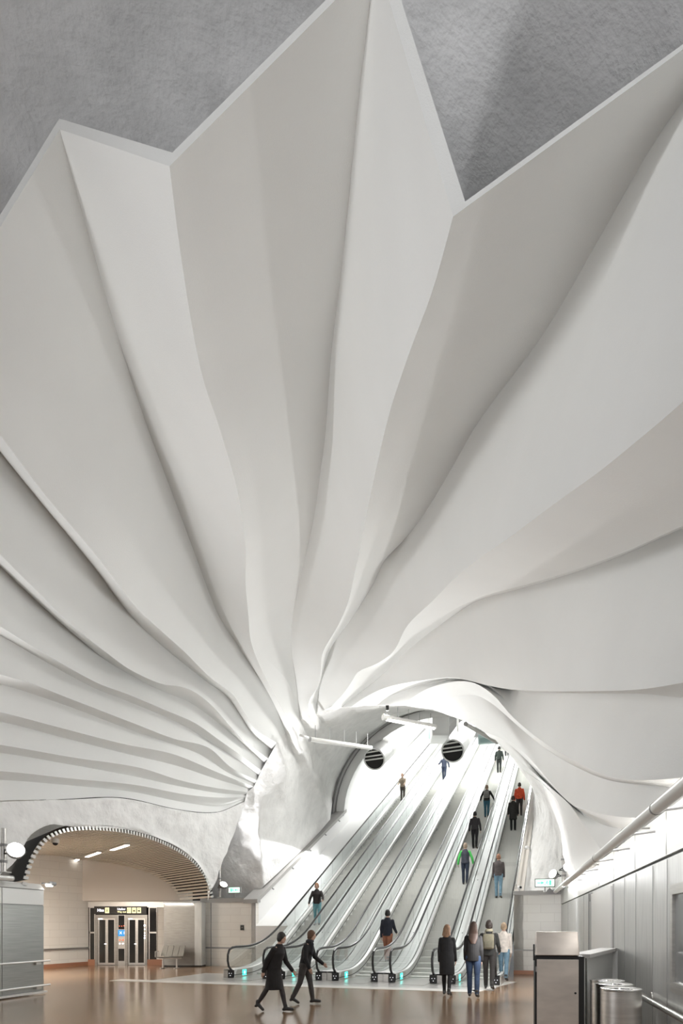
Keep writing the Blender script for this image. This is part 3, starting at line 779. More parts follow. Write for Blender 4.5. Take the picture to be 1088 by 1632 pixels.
hung_tube('brightly lit white tube on rods in front of the shaft crown', (611, 1143, 23.6), (694, 1160, 24.7), (.06, .26, .47, .68, .9), .10, True, .5)
hung_tube('slim grey tube at the shaft crown, above the fourth escalator', (742, 1154, 25.5), (792, 1177, 28.0), (.45, .62, .8), .085, False, .45)
bm = nb(); p = Upx(478, 1172, 23.0); tube(bm, [p, Upx(491, 1176, 23.25)], .06, 10); tag(link('shadow_stub', bm, M['alu'], None, smooth=True), 'short grey rod standing in for a shadow left of the lowest tube', 'pipe')  # solid rod in place of the faint shadow beside the tube end
# small dark camera on the shell over the lit tube
t = empty('ceiling_camera', 'tiny dark camera on the white shell just above the lit tube', 'camera', Upx(617, 1128, 23.6))
bm = nb(); box(bm, -.06, .06, -.06, .06, -.12, .12, .02); link('body', bm, M['black'], t)
bm = nb(); box(bm, -.03, .03, -.03, .25, .10, .16); link('bracket', bm, M['alu'], t)
# white plant box hung under the crown
t = empty('plant_box', 'white boxed plant unit hanging under the tunnel crown between the two ducts', 'plant unit', Upx(702, 1150, 33.4))
bm = nb(); box(bm, -.45, .45, 0, 1.6, -.75, .75, .03); link('casing', bm, M['duct'], t)
bm = nb(); box(bm, -.36, .36, -.02, 0, -.62, .62); link('front_panel', bm, M['panel_white'], t)
for x in (-.35, .35):
    bm = nb(); tube(bm, [(x, .3, .7), (x, .3, 1.35)], .025, 6); link('hanger', bm, M['alu'], t)
# hanging direction boxes, seen from behind
for i, (px, py, Y) in enumerate(((697, 1168, 36.0), (778, 1176, 33.0))):
    t = empty('hanging_sign', ['pale teal hanging sign box left of the white plant unit', 'pale teal hanging sign box above the fourth escalator'][i], 'sign', Upx(px, py, Y), EANG, 'hanging sign boxes in the tunnel')
    bm = nb(); box(bm, -.55, .55, 0, .2, -.28, .28, .02); link('box', bm, mat('pale_teal_enamel', (0.62, .78, .77), .4), t)
    bm = nb(); box(bm, -.45, .45, -.012, 0, -.20, .02); link('face', bm, M['glass'], t)
    for x in (-.4, .4):
        bm = nb(); tube(bm, [(x, .1, .26), (x, .1, 1.3)], .018, 6); link('rod', bm, M['grey'], t)

# ================================================================== LAMPS, EXIT SIGNS
def flood(label, pos, aim, r, group='round floodlights on posts', power=0, spot=None, col=(.99, .99, 1)):
    t = empty('floodlight', label, 'floodlight', pos, 0, group)
    a_ = Vector(aim).normalized()
    bm = nb(); tube(bm, [-a_ * .16, -a_ * .12, -a_ * .02, a_ * .02], [r * .45, r * .85, r, r], 24); link('housing', bm, M['grey'], t, smooth=True, sharp=40)
    bm = nb(); tube(bm, [a_ * .02, a_ * .035], [r * .92, r * .86], 24); link('lamp_face', bm, M['lamp'], t)
    sd = a_.cross(Vector((0, 0, 1))).normalized()
    bm = nb(); tube(bm, [sd * r * 1.08, sd * r * 1.1 - a_ * .2, -sd * r * 1.1 - a_ * .2, -sd * r * 1.08], .015, 6); link('yoke', bm, M['black'], t)
    if power:
        d = bpy.data.lights.new('floodlight_lamp', 'SPOT'); d.energy = power; d.spot_size = math.radians(spot or 120); d.spot_blend = .8; d.shadow_soft_size = r; d.color = col
        o = bpy.data.objects.new('floodlight_lamp', d); C.objects.link(o); o.parent = t
        o.location = a_ * .08; o.rotation_euler = a_.to_track_quat('-Z', 'Y').to_euler()
    return t
def post(label, base, h, r):
    t = empty('lamp_post', label, 'post', base, 0, 'short steel lamp posts')
    bm = nb(); tube(bm, [(0, 0, 0), (0, 0, h)], r, 12); link('tube', bm, M['steel'], t, smooth=True, sharp=40)
    bm = nb(); box(bm, -r * 2, r * 2, -r * 2, r * 2, 0, .02); link('base_plate', bm, M['steel'], t)
    for f in (.25, .62):
        bm = nb(); tube(bm, [(0, 0, h * f - .03), (0, 0, h * f + .03)], r * 1.35, 12); link('clamp', bm, M['grey'], t)
    return t
# left wall head
pL = L(ll(6, .02), .02, 2.86); post('steel lamp post on the steel clad block at the left edge', pL, 1.0, .055)
flood('large round floodlight on the post at the left edge', Upx(25, 1355, pL.y - .22), (0.55, -0.75, 0.35), .19, power=PW['left_flood'], spot=150)
p = Spx(350.5, 1430.5, 4.95); post('lamp post on the coping beside the left exit sign', p, 1.28, .05)
flood('small bright floodlight on the post beside the left exit sign', Upx(356, 1410, p.y - .45), (0.45, -0.60, 0.66), .16, power=PW['mid_flood'], spot=112)
p = Upx(897.5, 1413, 18.3); post('lamp post on the ledge at the far end of the right wall', p, 1.3, .055)
flood('left one of the two floodlights by the right exit sign', Upx(881, 1393, 18.9), (-.78, -.50, .33), .15, power=PW['right_flood'], spot=150)
flood('right one of the two floodlights, turned to the right wall', Upx(903, 1383, 18.0), (.2, -.95, .3), .13)
def exit_sign(label, px, py, Y, w, h, flip):
    t = empty('exit_sign', label, 'exit sign', Upx(px, py, Y), EANG, 'lit green exit signs')
    bm = nb(); box(bm, -w / 2 - .03, w / 2 + .03, .0, .09, -h / 2 - .03, h / 2 + .03, .008); link('housing', bm, M['grey'], t)
    bm = nb(); box(bm, -w / 2, w / 2, -.008, 0, -h / 2, h / 2); link('lit_face', bm, M['exit'], t)
    bm = nb(); f = -1 if flip else 1
    v = [bm.verts.new((f * a_ * w, -.012, b_ * h)) for a_, b_ in ((-.42, .07), (-.2, .07), (-.2, .24), (-.02, 0), (-.2, -.24), (-.2, -.07), (-.42, -.07))]; bm.faces.new(v)
    link('arrow', bm, M['exit_mark'], t)
    bm = nb(); box(bm, f * .28 * w - .05 * w, f * .28 * w + .07 * w, -.012, -.009, -.36 * h, .36 * h); link('door_pictogram', bm, M['exit_mark'], t)
    bm = nb()
    disc(bm, (f * .12 * w, -.009, .27 * h), (0, -1, 0), .018, .004, 10)
    for a_, b_ in (((.12, .18), (.10, -.05)), ((.10, -.05), (.18, -.18)), ((.18, -.18), (.16, -.36)), ((.10, -.05), (.04, -.2)), ((.04, -.2), (-.04, -.22)), ((.12, .14), (.2, .02)), ((.12, .14), (.04, .02))):
        tube(bm, [(f * a_[0] * w, -.011, a_[1] * h), (f * b_[0] * w, -.011, b_[1] * h)], .011, 5)
    link('running_figure', bm, M['exit_mark'], t)
    bm = nb(); tube(bm, [(0, .05, -h / 2 - .02), (0, .05, -h / 2 - .17)], .02, 6); link('stem', bm, M['grey'], t)
    return t
exit_sign('lit green exit sign over the cream tiled wall on the right', 868, 1407, 19.9, .58, .22, False)
exit_sign('lit green exit sign over the tiled wall left of the escalators', 373, 1418.5, 23.4, .46, .19, True)
# little camera and globe on the right parapet
t = empty('security_camera', 'small white camera on the parapet end above the cream tiled wall', 'camera', Upx(827, 1415, 21.2))
bm = nb(); tube(bm, [(0, 0, 0), (.02, -.12, .01)], [.075, .06], 14); link('body', bm, M['duct'], t)
bm = nb(); disc(bm, (.02, -.12, .01), (.2, -1, .05), .04, .015, 12); link('lens', bm, M['black'], t)
bm = nb(); tube(bm, [(0, .02, -.1), (0, .02, 0)], .03, 8); link('bracket', bm, M['duct'], t)
t = empty('globe_sensor', 'small white globe on the sloping parapet right of the escalators', 'sensor', Upx(839, 1352, 24.6))
bm = nb(); bmesh.ops.create_uvsphere(bm, u_segments=16, v_segments=10, radius=.11); link('globe', bm, M['duct'], t, smooth=True)
bm = nb(); tube(bm, [(0, 0, -.2), (0, 0, -.08)], .04, 8); link('base', bm, M['grey'], t)

# ================================================================== RIGHT WALL: PIPE, COVE TUBE, HANDRAIL
t = empty('wall_pipe', 'long pale pipe running along the head of the right steel wall', 'pipe', R(18.9, .34, 2.69))
def rel(p): return p - R(18.9, .34, 2.69)
bm = nb(); tube(bm, [rel(R(18.9, .34, 2.69)), rel(R(-2, .34, 2.69))], .058, 18); link('tube', bm, M['alu'], t, smooth=True, sharp=40)
for px in (1068, 1015, 980, 957, 936, 915):
    l = lr(px, .2)
    bm = nb(); tube(bm, [rel(R(l, .34, 2.69)), rel(R(l, 0, 2.72))], .018, 6); link('bracket', bm, M['grey'], t)
for px in (1046, 950):
    l = lr(px, .34)
    bm = nb(); tube(bm, [rel(R(l - .02, .34, 2.69)), rel(R(l + .02, .34, 2.69))], .061, 18); link('joint', bm, M['grey'], t)
t = empty('cove_light', 'continuous lit tube behind the pale pipe on the right wall', 'strip light', R(18.6, .15, 2.80))
bm = nb(); tube(bm, [Vector((0, 0, 0)), R(-2, .15, 2.80) - R(18.6, .15, 2.80)], .022, 10); link('tube', bm, M['lamp_soft'], t)
for k in range(9):
    bm = nb(); c = R(18.4 - k * 2.2, .15, 2.8) - R(18.6, .15, 2.80); tube(bm, [c, c + NH * -.16], .012, 6); link('holder', bm, M['grey'], t)
# the tube also washes the fascia below it
area('fascia_wash_lamp', R(9.0, .24, 2.80), R(9.0, 0, 2.55), 19, .03, 45, up=DH)

t = empty('handrail', 'round steel handrail low on the right wall, beyond the steel bins', 'handrail', R(lr(1024, .1), .1, .82))
o_ = R(lr(1024, .1), .1, .82)
bm = nb(); tube(bm, [Vector((0, 0, 0)), R(-1, .1, .82) - o_], .033, 14); link('rail', bm, M['steel_bright'], t, smooth=True, sharp=40)
for k in range(4):
    l = lr(1024, .1) - .25 - k * 1.5; c = R(l, .1, .82) - o_
    bm = nb(); tube(bm, [c - Vector((0, 0, .02)), c + R0 * 0 - NH * .1 - Vector((0, 0, .05))], .012, 8); link('bracket', bm, M['steel'], t)
bm = nb(); c = Vector((0, 0, 0)); tube(bm, [c + DH * .01, c + DH * .015], .05, 16); tube(bm, [c - NH * .1, c - NH * .085], .06, 16); link('end_flange', bm, M['steel'], t)

# ================================================================== CABINET, WING WALL, BINS
Yc = 6.8
xl, xr = (853 - X0) / F * Yc, (923 - X0) / F * Yc
t = empty('ticket_cabinet', 'tall black framed cabinet with brushed steel door and sloping steel hood', 'cabinet', ((xl + xr) / 2, Yc, 0), HANG - math.pi / 2)
hw = (xr - xl) / 2; ztop = zat(1524, Yc); zh = zat(1485, Yc)
bm = nb(); box(bm, -hw, hw + .04, 0, .42, 0, ztop, .004); link('carcass', bm, M['black'], t)
bm = nb(); box(bm, -hw + .022, hw - .02, -.014, 0, .06, ztop - .035, .004); dr = link('door', bm, M['steel_warm'], t)
bm = nb(); disc(bm, (hw - .055, -.014, zat(1582, Yc)), (0, -1, 0), .012, .012, 12); link('lock', bm, M['black'], dr)
for z in (zat(1545, Yc), .45):
    bm = nb(); box(bm, -hw + .008, -hw + .022, -.016, 0, z - .03, z + .03); link('hinge', bm, M['steel_bright'], dr)
bm = nb(); f = .005
hexa(bm, [Vector(q) for q in ((-hw + .01, -.03, ztop + .008), (hw - .01, -.03, ztop + .008), (hw - .01, .40, ztop + .008), (-hw + .01, .40, ztop + .008), (-hw + .02, .06, zh), (hw - .02, .06, zh), (hw - .02, .36, zh), (-hw + .02, .36, zh))])
bmesh.ops.bevel(bm, geom=bm.edges[:], offset=.012, segments=3, profile=.5, affect='EDGES'); link('hood', bm, M['steel_warm'], t, smooth=True, sharp=40)
bm = nb(); box(bm, -hw - .015, -hw, .02, .10, ztop - .05, ztop + .13); link('side_bracket', bm, M['black'], t)
# wing wall
wa, wb, wc_ = Vector((2.53, 7.46, 0)), Vector((3.66, 9.55, 0)), R(9.75, 0.0, 0)
wing = empty('wing_wall', 'waist high steel partition with grey capping between cabinet and right wall', 'partition', wa)
def seg(bm, pts, t_, z0, z1):
    for a_, b_ in zip(pts, pts[1:]): slab(bm, a_ - wa, b_ - wa, t_, z0, z1)
bm = nb(); seg(bm, [wa, wb, wc_], .06, 0, 1.26); link('panel', bm, M['fascia'], wing)
bm = nb(); n1 = Vector((-(wb - wa).y, (wb - wa).x, 0)).normalized()
seg(bm, [wa - n1 * .06 - (wb - wa) * .01, wb - n1 * .06, wc_ - n1 * .06], .24, 1.262, 1.31); link('capping', bm, M['coping'], wing)
bm = nb(); slab(bm, wa - wa - n1 * .002, (wb - wa).normalized() * .06 - n1 * .002, -.012, 0, 1.26); link('edge_strip', bm, M['steel_bright'], wing)
for i, (px, Y, w) in enumerate(((989, 6.3, 62), (978, 6.9, 56), (967.5, 7.42, 55))):
    zt_ = (1.01, 1.00, .995)[i]
    r = .198
    t = empty('steel_bin', ['nearest of three round steel bins, fully in view', 'middle one of three round steel bins', 'round steel bin farthest back, next to the wing wall'][i], 'bin', ((px - X0) / F * Y, Y, 0), 0, 'round brushed steel bins')
    bm = nb(); tube(bm, [(0, 0, .02), (0, 0, zt_ - .02)], r, 40); link('drum', bm, M['steel'], t, smooth=True, sharp=40)
    bm = nb()
    rows = []
    for rr, z in ((r, zt_ - .02), (r + .006, zt_ - .015), (r + .006, zt_ + .004), (r * .96, zt_ + .008), (r * .60, zt_ - .004), (r * .56, zt_ - .03)):
        rows.append([Vector((rr * math.cos(a_), rr * math.sin(a_), z)) for a_ in [2 * math.pi * k / 40 for k in range(41)]])
    grid(bm, rows); link('lid_ring', bm, M['steel_bright'], t, smooth=True, sharp=30)
    bm = nb(); disc(bm, (0, 0, zt_ - .06), (0, 0, 1), r * .6, .005, 30); link('opening', bm, M['black'], t)
    bm = nb(); tube(bm, [(0, 0, 0), (0, 0, .025)], r * .94, 40); link('plinth', bm, M['black'], t)

# ================================================================== LEFT STEEL CLAD BLOCK
lE = ll(69.5, 0)
t = empty('kiosk_block', 'steel clad block with two bumper rails along the left edge of the hall', 'kiosk', L(lE, 0, 0), HANG)
# local frame: x back towards the camera is negative, y is away from the room
def kb(bm, x0, x1, y0, y1, z0, z1, bv=0): return box(bm, x0, x1, y0, y1, z0, z1, bv)
lj = ll(3, 0) - lE
bm = nb(); kb(bm, -24, -.005, .012, 2.6, .06, 2.55); link('core', bm, M['grey'], t)
for x0, x1 in ((lj + .012, 0), (lj - 2.4, lj - .012), (lj - 4.8, lj - 2.424), (lj - 7.2, lj - 4.824), (lj - 9.6, lj - 7.224)):
    bm = nb(); kb(bm, x0, x1, 0, .012, .09, 2.14); link('panel', bm, M['steel_h'], t)
    bm = nb(); kb(bm, x0, x1, 0, .012, 2.165, 2.52); link('upper_panel', bm, M['fascia'], t)
bm = nb(); hexa(bm, [Vector(q) for q in ((-24, -.02, 2.54), (.01, -.02, 2.54), (.01, 2.6, 2.54), (-24, 2.6, 2.54), (-24, .10, 2.74), (.01, .10, 2.68), (.01, 2.6, 2.68), (-24, 2.6, 2.74))]); link('sloped_cap', bm, M['fascia'], t)
for z, off, nm in ((.80, .075, 'bumper_rail'), (.21, .085, 'lower_rail')):
    bm = nb(); tube(bm, [(-24, -off, z), (.12, -off, z)], .022, 12); rl = link(nm, bm, M['alu'], t, smooth=True, sharp=40)
    for k in range(12):
        bm = nb(); kb(bm, -.32 - k * 1.25, -.16 - k * 1.25, -off, 0, z - .075, z - .025); link('rail_bracket', bm, M['steel'], rl)
bm = nb(); kb(bm, -24, .01, -.10, 0, .03, .075); link('kick_ledge', bm, M['alu'], t)
# horizontal pipe and end lamp on top
bm = nb(); q = L(lE, .03, 0)
t2 = empty('end_lamp', 'small lit bracket lamp sticking out from the top corner of the steel block', 'lamp', Upx(69, 1408, L(lE).y), HANG)
bm = nb(); tube(bm, [(-.05, 0, 0), (.16, -.12, 0)], .02, 8); link('arm', bm, M['grey'], t2)
bm = nb(); tube(bm, [(.10, -.12, .0), (.24, -.12, .0)], .055, 14); link('head', bm, M['grey'], t2)
bm = nb(); tube(bm, [(.0, -.08, -.045), (.16, -.12, -.045)], .03, 10); link('lamp_tube', bm, M['lamp'], t2)
t2 = empty('cap_pipe', 'pale pipe end lying on the cap of the steel block at the left edge', 'pipe', Upx(19, 1400, L(ll(19, .05)).y), HANG)
bm = nb(); tube(bm, [(0, 0, 0), (-14, 0, 0)], .06, 14); link('tube', bm, M['alu'], t2, smooth=True, sharp=40)
bm = nb(); tube(bm, [(0, 0, 0), (.02, 0, 0)], .064, 14); link('end_cap', bm, M['grey'], t2)

# ================================================================== LIFTS
def zz(py, Y=YL): return zat(py, Y)
def front(bm, px0, px1, py0, py1, d0, d1): return box(bm, X_(px0) , X_(px1), YL + d0, YL + d1, zz(py1), zz(py0))
def off0(o, loc):   # move the origin of a thing to its base
    o.location = loc
    for ch in o.children:
        ch.matrix_parent_inverse = Matrix.Translation(-Vector(loc))
groundy = 1476 + EYE / YL * F
for i, (a_, b_) in enumerate(((152, 188), (200, 235.5))):
    t = empty('lift', ['left glass lift, under the word Hiss', 'right glass lift, with a column of small stickers on its door'][i], 'lift', (0, 0, 0), 0, 'glass lifts')
    bm = nb()
    front(bm, a_, a_ + 4, 1458, groundy, -.05, .05); front(bm, b_ - 4, b_, 1458, groundy, -.05, .05); front(bm, a_ + 4, b_ - 4, 1458, 1463.5, -.05, .05)
    link('frame', bm, M['steel_dark'], t)
    for (c, e) in (((a_ + 4, a_ + 4 + (b_ - a_ - 8) * .5), (a_ + 4 + (b_ - a_ - 8) * .5, b_ - 4))):
        bm = nb(); front(bm, c, c + 2.2, 1463.5, groundy - .5, 0, .03); front(bm, e - 2.2, e, 1463.5, groundy - .5, 0, .03); front(bm, c + 2.2, e - 2.2, groundy - 4, groundy - .5, 0, .03); front(bm, c + 2.2, e - 2.2, 1463.5, 1466, 0, .03)
        dl_ = link('door', bm, M['steel'], t)
        bm = nb(); front(bm, c + 2, e - 2, 1465, groundy - 2, .01, .02); link('door_glass', bm, M['glass_dark'], dl_)
    bm = nb(); front(bm, (a_ + b_) / 2 - 3.4, (a_ + b_) / 2 - .6, 1503.5, 1505.2, -.03, 0); link('door_label', bm, M['sign_white'], t)
    bm = nb(); front(bm, a_ + 5, a_ + 11, 1464, 1465, -.045, -.01); link('spotlight', bm, M['lamp_soft'], t)
    if i == 1:
        for py, r in ((1475, .045), (1481, .03), (1487, .03), (1491, .035), (1495, .04)):
            bm = nb(); disc(bm, (X_(231.2), YL - .052, zz(py)), (0, -1, 0), r, .006, 12); link('sticker', bm, M['sign_white'], t)
    off0(t, (X_((a_ + b_) / 2), YL, 0))
t = empty('call_station', 'narrow call panel with blue display between the two lifts', 'call panel', (0, 0, 0))
bm = nb(); front(bm, 188, 200, 1458, groundy, -.03, .05); link('column', bm, M['steel'], t)
bm = nb(); front(bm, 189.2, 198.6, 1459, 1481, -.036, -.03); link('upper_glass', bm, M['glass_dark'], t)
bm = nb(); front(bm, 189.2, 198.6, 1512, groundy - 7, -.036, -.03); link('lower_glass', bm, M['glass_dark'], t)
bm = nb(); front(bm, 188.8, 199, 1482, 1492, -.05, -.03); dsp = link('display', bm, M['blue'], t)
def text(body, loc, size, m, parent, name='lettering', rz=0.0, bold=0.0, align='LEFT'):
    cu = bpy.data.curves.new(name, 'FONT'); cu.body = body; cu.size = size; cu.extrude = .002; cu.offset = bold; cu.align_x = align; cu.align_y = 'CENTER'
    cu.materials.append(m)
    o = bpy.data.objects.new(name, cu); C.objects.link(o); o.location = loc; o.rotation_euler = (math.pi / 2, 0, rz); me = bpy.data.meshes.new_from_object(o.evaluated_get(bpy.context.evaluated_depsgraph_get())); mo = bpy.data.objects.new(name, me); C.objects.link(mo)
    mo.location = o.location; mo.rotation_euler = o.rotation_euler; mo.parent = parent
    bpy.data.objects.remove(o); return mo
text('X 1', (X_(191), YL - .055, zz(1487)), .16, M['sign_white'], dsp, bold=.003)
for k, (px, py) in enumerate(((191, 1476), (194.5, 1476), (198, 1475.5))):
    bm = nb(); disc(bm, (X_(px), YL - .04, zz(py)), (0, -1, 0), .022, .006, 10); link('warning_light', bm, M['red_led'], t)
for k, (px, py) in enumerate(((191.5, 1498), (196.5, 1498), (191.5, 1504), (196.5, 1504))):
    bm = nb(); disc(bm, (X_(px), YL - .04, zz(py)), (0, -1, 0), .035, .014, 12); link('call_button', bm, M['red_led'] if py < 1500 else M['sign_white'], t)
off0(t, (X_(194), YL, 0))
for i, (a_, b_) in enumerate(((142.5, 152), (237, 251))):
    t = empty('glazed_panel', ['dark glazed side panel left of the lifts', 'dark glazed side panel right of the lifts'][i], 'glass panel', (0, 0, 0), 0, 'dark glazed panels beside the lifts')
    bm = nb(); front(bm, a_, b_, 1444.6, 1447, -.02, .04); front(bm, a_, a_ + 1.5, 1447, 1531, -.02, .04); front(bm, b_ - 1.5, b_, 1447, 1531, -.02, .04); front(bm, a_, b_, 1485, 1487.5, -.02, .04); front(bm, a_, b_, 1529, 1532, -.02, .04)
    link('frame', bm, M['steel'], t)
    bm = nb(); front(bm, a_ + 1, b_ - 1, 1446, 1531, .0, .02); link('pane', bm, M['glass_dark'], t)
    off0(t, (X_((a_ + b_) / 2), YL, 0))
t = empty('lift_sign', 'long black sign above the lifts reading Hiss and Way out', 'sign', (0, 0, 0))
bm = nb(); front(bm, 152, 235, 1444.6, 1457, -.12, .0); link('board', bm, M['sign_black'], t)
ys = YL - .125
text('Hiss', (X_(157), ys, zz(1451)), .165, M['sign_white'], t, bold=.006)
text('Utgång', (X_(188.8), ys, zz(1449)), .118, M['sign_white'], t, bold=.004)
text('Way out', (X_(188.8), ys, zz(1453.4)), .105, M['sign_yellow'], t, bold=.002)
def icon(px, kind):
    bm = nb(); w = .085; x = X_(px); z = zz(1451); box(bm, x - w, x + w, YL - .126, YL - .12, z - .115, z + .115, .0)
    ic = link('icon_plate', bm, M['sign_yellow'], t); bm = nb(); y0, y1 = YL - .130, YL - .126
    if kind == 'lift':
        for q in ((-.05, -.04), (.04, .05)): box(bm, x + q[0], x + q[1], y0, y1, z - .08, z + .08)
        box(bm, x - .05, x + .05, y0, y1, z + .07, z + .08); box(bm, x - .05, x + .05, y0, y1, z - .08, z - .07); box(bm, x - .018, x + .018, y0, y1, z - .05, z + .02); disc(bm, (x, y1, z + .045), (0, -1, 0), .016, .004, 10)
    elif kind == 'rail':
        for q in ((-.06, .05),): box(bm, x + q[0], x + q[1], y0, y1, z - .06, z - .045); box(bm, x + q[0], x + q[1], y0, y1, z + .045, z + .06)
        box(bm, x - .06, x - .045, y0, y1, z - .06, z + .06); box(bm, x + .0, x + .06, y0, y1, z - .008, z + .008)
    else:
        h = .055 if kind == 'bus' else .07
        box(bm, x - .05, x + .05, y0, y1, z - .04, z + h); box(bm, x - .045, x - .02, y0, y1, z - .07, z - .04); box(bm, x + .02, x + .045, y0, y1, z - .07, z - .04)
        v = bm.verts[:]
        link('pictogram', bm, M['sign_black'], ic); bm = nb(); box(bm, x - .035, x + .035, y0 - .002, y0, z + .005, z + h - .015)
        link('pictogram_window', bm, M['sign_yellow'], ic); return
    link('pictogram', bm, M['sign_black'], ic)
icon(172.7, 'lift'); icon(207.5, 'rail'); icon(215.4, 'bus'); icon(223.2, 'train')
off0(t, (X_(194), YL, 2.2))
# tall steel box right of the lifts
Yb = 24.9
t = empty('steel_locker', 'tall plain steel box with a lit top edge, behind the bench', 'steel box', (X_(290, Yb), Yb, 0))
xa, xb = X_(261, Yb) - X_(290, Yb), X_(321, Yb) - X_(290, Yb)
bm = nb(); box(bm, xa, xb - .28, 0, .6, .06, 2.56); link('front', bm, M['steel_dark'], t)
bm = nb(); hexa(bm, [Vector(q) for q in ((xb - .28, 0, .06), (xb, .0, .06), (xb, .6, .06), (xb - .28, .6, .06), (xb - .28, 0, 2.62), (xb, .0, 2.62), (xb, .6, 2.62), (xb - .28, .6, 2.62))]); link('side_pier', bm, M['steel_panel'], t)
bm = nb(); box(bm, xa - .03, xb - .28, -.14, .3, 2.57, 2.64); hd = link('head_cover', bm, M['alu'], t)
bm = nb(); box(bm, xa + .05, xb - .35, -.10, -.06, 2.555, 2.568); link('lamp_tube', bm, M['lamp'], hd)
bm = nb(); box(bm, xa, xb, .03, .6, 0, .06); link('plinth', bm, M['black'], t)
area('locker_lamp', (X_(285, Yb), Yb - .09, 2.54), (X_(285, Yb), Yb + .05, 0), 1.2, .04, 2.5, (1, .96, .9))
# bench of four seats
Yn = 24.2
t = empty('bench', 'grey metal bench of four joined seats in front of the steel box', 'bench', (X_(268, Yn), Yn, 0), -.12)
def bx(px): return X_(px, Yn) - X_(268, Yn)
for k in range(4):
    x0 = bx(254.5) + k * .235 * 1.0; x1 = x0 + .215
    bm = nb(); box(bm, x0, x1, -.36, .06, .42, .445, .01); st = link('seat', bm, M['bench'], t)
    bm = nb(); hexa(bm, [Vector(q) for q in ((x0, .05, .47), (x1, .05, .47), (x1, .075, .47), (x0, .075, .47), (x0 + .06, .16, .88), (x1 + .05, .16, .88), (x1 + .05, .185, .88), (x0 + .06, .185, .88))]); link('backrest', bm, M['bench'], st)
bm = nb(); box(bm, bx(252), bx(252) + 1.0, -.18, -.12, .37, .42); link('beam', bm, M['steel'], t)
for x in (bx(262), bx(285)):
    bm = nb(); box(bm, x - .03, x + .03, -.17, -.13, 0, .38); link('leg', bm, M['steel'], t)
    bm = nb(); box(bm, x - .03, x + .03, -.36, .1, 0, .03); link('foot', bm, M['steel'], t)
for x in (bx(253), ):
    bm = nb(); tube(bm, [(x, -.05, .44), (x, -.05, .66), (x, -.33, .66), (x, -.33, .44)], .016, 8); link('armrest', bm, M['steel'], t)
# plaque on the left tiled wall, ceiling camera in the slats
p = Spx(386, 1478.5, 4.79)
t = empty('wall_plaque', 'small square dark plaque on the tiled wall left of the escalators', 'plaque', p, EANG)
bm = nb(); box(bm, -.08, .08, -.02, 0, -.105, .105); link('frame', bm, M['black'], t)
bm = nb(); box(bm, -.035, .035, -.026, -.02, -.02, .03); link('mark', bm, M['bench'], t)
t = empty('dome_camera', 'small dome camera under the left side of the slatted ceiling', 'camera', Upx(88, 1343.5, 17.6))
bm = nb(); tube(bm, [(0, 0, .12), (0, 0, 0)], [.10, .11], 16); link('base', bm, M['alu'], t)
bm = nb(); bmesh.ops.create_uvsphere(bm, u_segments=14, v_segments=8, radius=.075); link('dome', bm, M['black'], t, smooth=True)

# ================================================================== PEOPLE
bpy.context.view_layer.update()
def ball(bm, c, r, sc=(1, 1, 1), seg=14):
    m_ = Matrix.Translation(c) @ Matrix.Diagonal((sc[0] * r, sc[1] * r, sc[2] * r, 1))
    bmesh.ops.create_uvsphere(bm, u_segments=seg, v_segments=max(6, seg * 2 // 3), radius=1, matrix=m_)
def limb(bm, pts, rad):
    tube(bm, pts, rad, 12)
    for p, r in zip(pts, rad): ball(bm, p, r)
def loft(bm, rings, n=20):
    """rings: (centre, rx, ry) with the ring plane horizontal"""
    vs = [[bm.verts.new(Vector(c) + Vector((rx * math.cos(a_), ry * math.sin(a_), 0))) for a_ in [2 * math.pi * k / n for k in range(n)]] for c, rx, ry in rings]
    for a_, b_ in zip(vs, vs[1:]):
        for k in range(n): bm.faces.new((a_[k], a_[(k + 1) % n], b_[(k + 1) % n], b_[k]))
    bm.faces.new(vs[0][::-1]); bm.faces.new(vs[-1])
def fuse(name, bm, m, parent, voxel, smooth=3):
    bmesh.ops.recalc_face_normals(bm, faces=bm.faces)
    me = bpy.data.meshes.new(name); bm.to_mesh(me); bm.free()
    o = bpy.data.objects.new(name, me); C.objects.link(o)
    r = o.modifiers.new('r', 'REMESH'); r.mode = 'VOXEL'; r.voxel_size = voxel; r.use_smooth_shade = True
    if smooth:
        q = o.modifiers.new('s', 'SMOOTH'); q.factor = .5; q.iterations = smooth
    dg = bpy.context.evaluated_depsgraph_get()
    me2 = bpy.data.meshes.new_from_object(o.evaluated_get(dg)); me2.name = name
    o.modifiers.clear(); o.data = me2; me2.materials.clear(); me2.materials.append(m)
    for p in me2.polygons: p.use_smooth = True
    o.parent = parent
    return o
cmat = {}
def cloth(col, rough=.85):
    k = tuple(round(c, 3) for c in col)
    if k not in cmat: cmat[k] = mat('cloth', col, rough, noise_scale=12, var=.18)
    return cmat[k]
M['skin'] = mat('skin', (.55, .36, .27), .55)
M['eye'] = mat('eye', (.03, .02, .02), .2)
M['lip'] = mat('lips', (.42, .19, .16), .5)
M['sole'] = mat('shoe', (.03, .028, .026), .5)

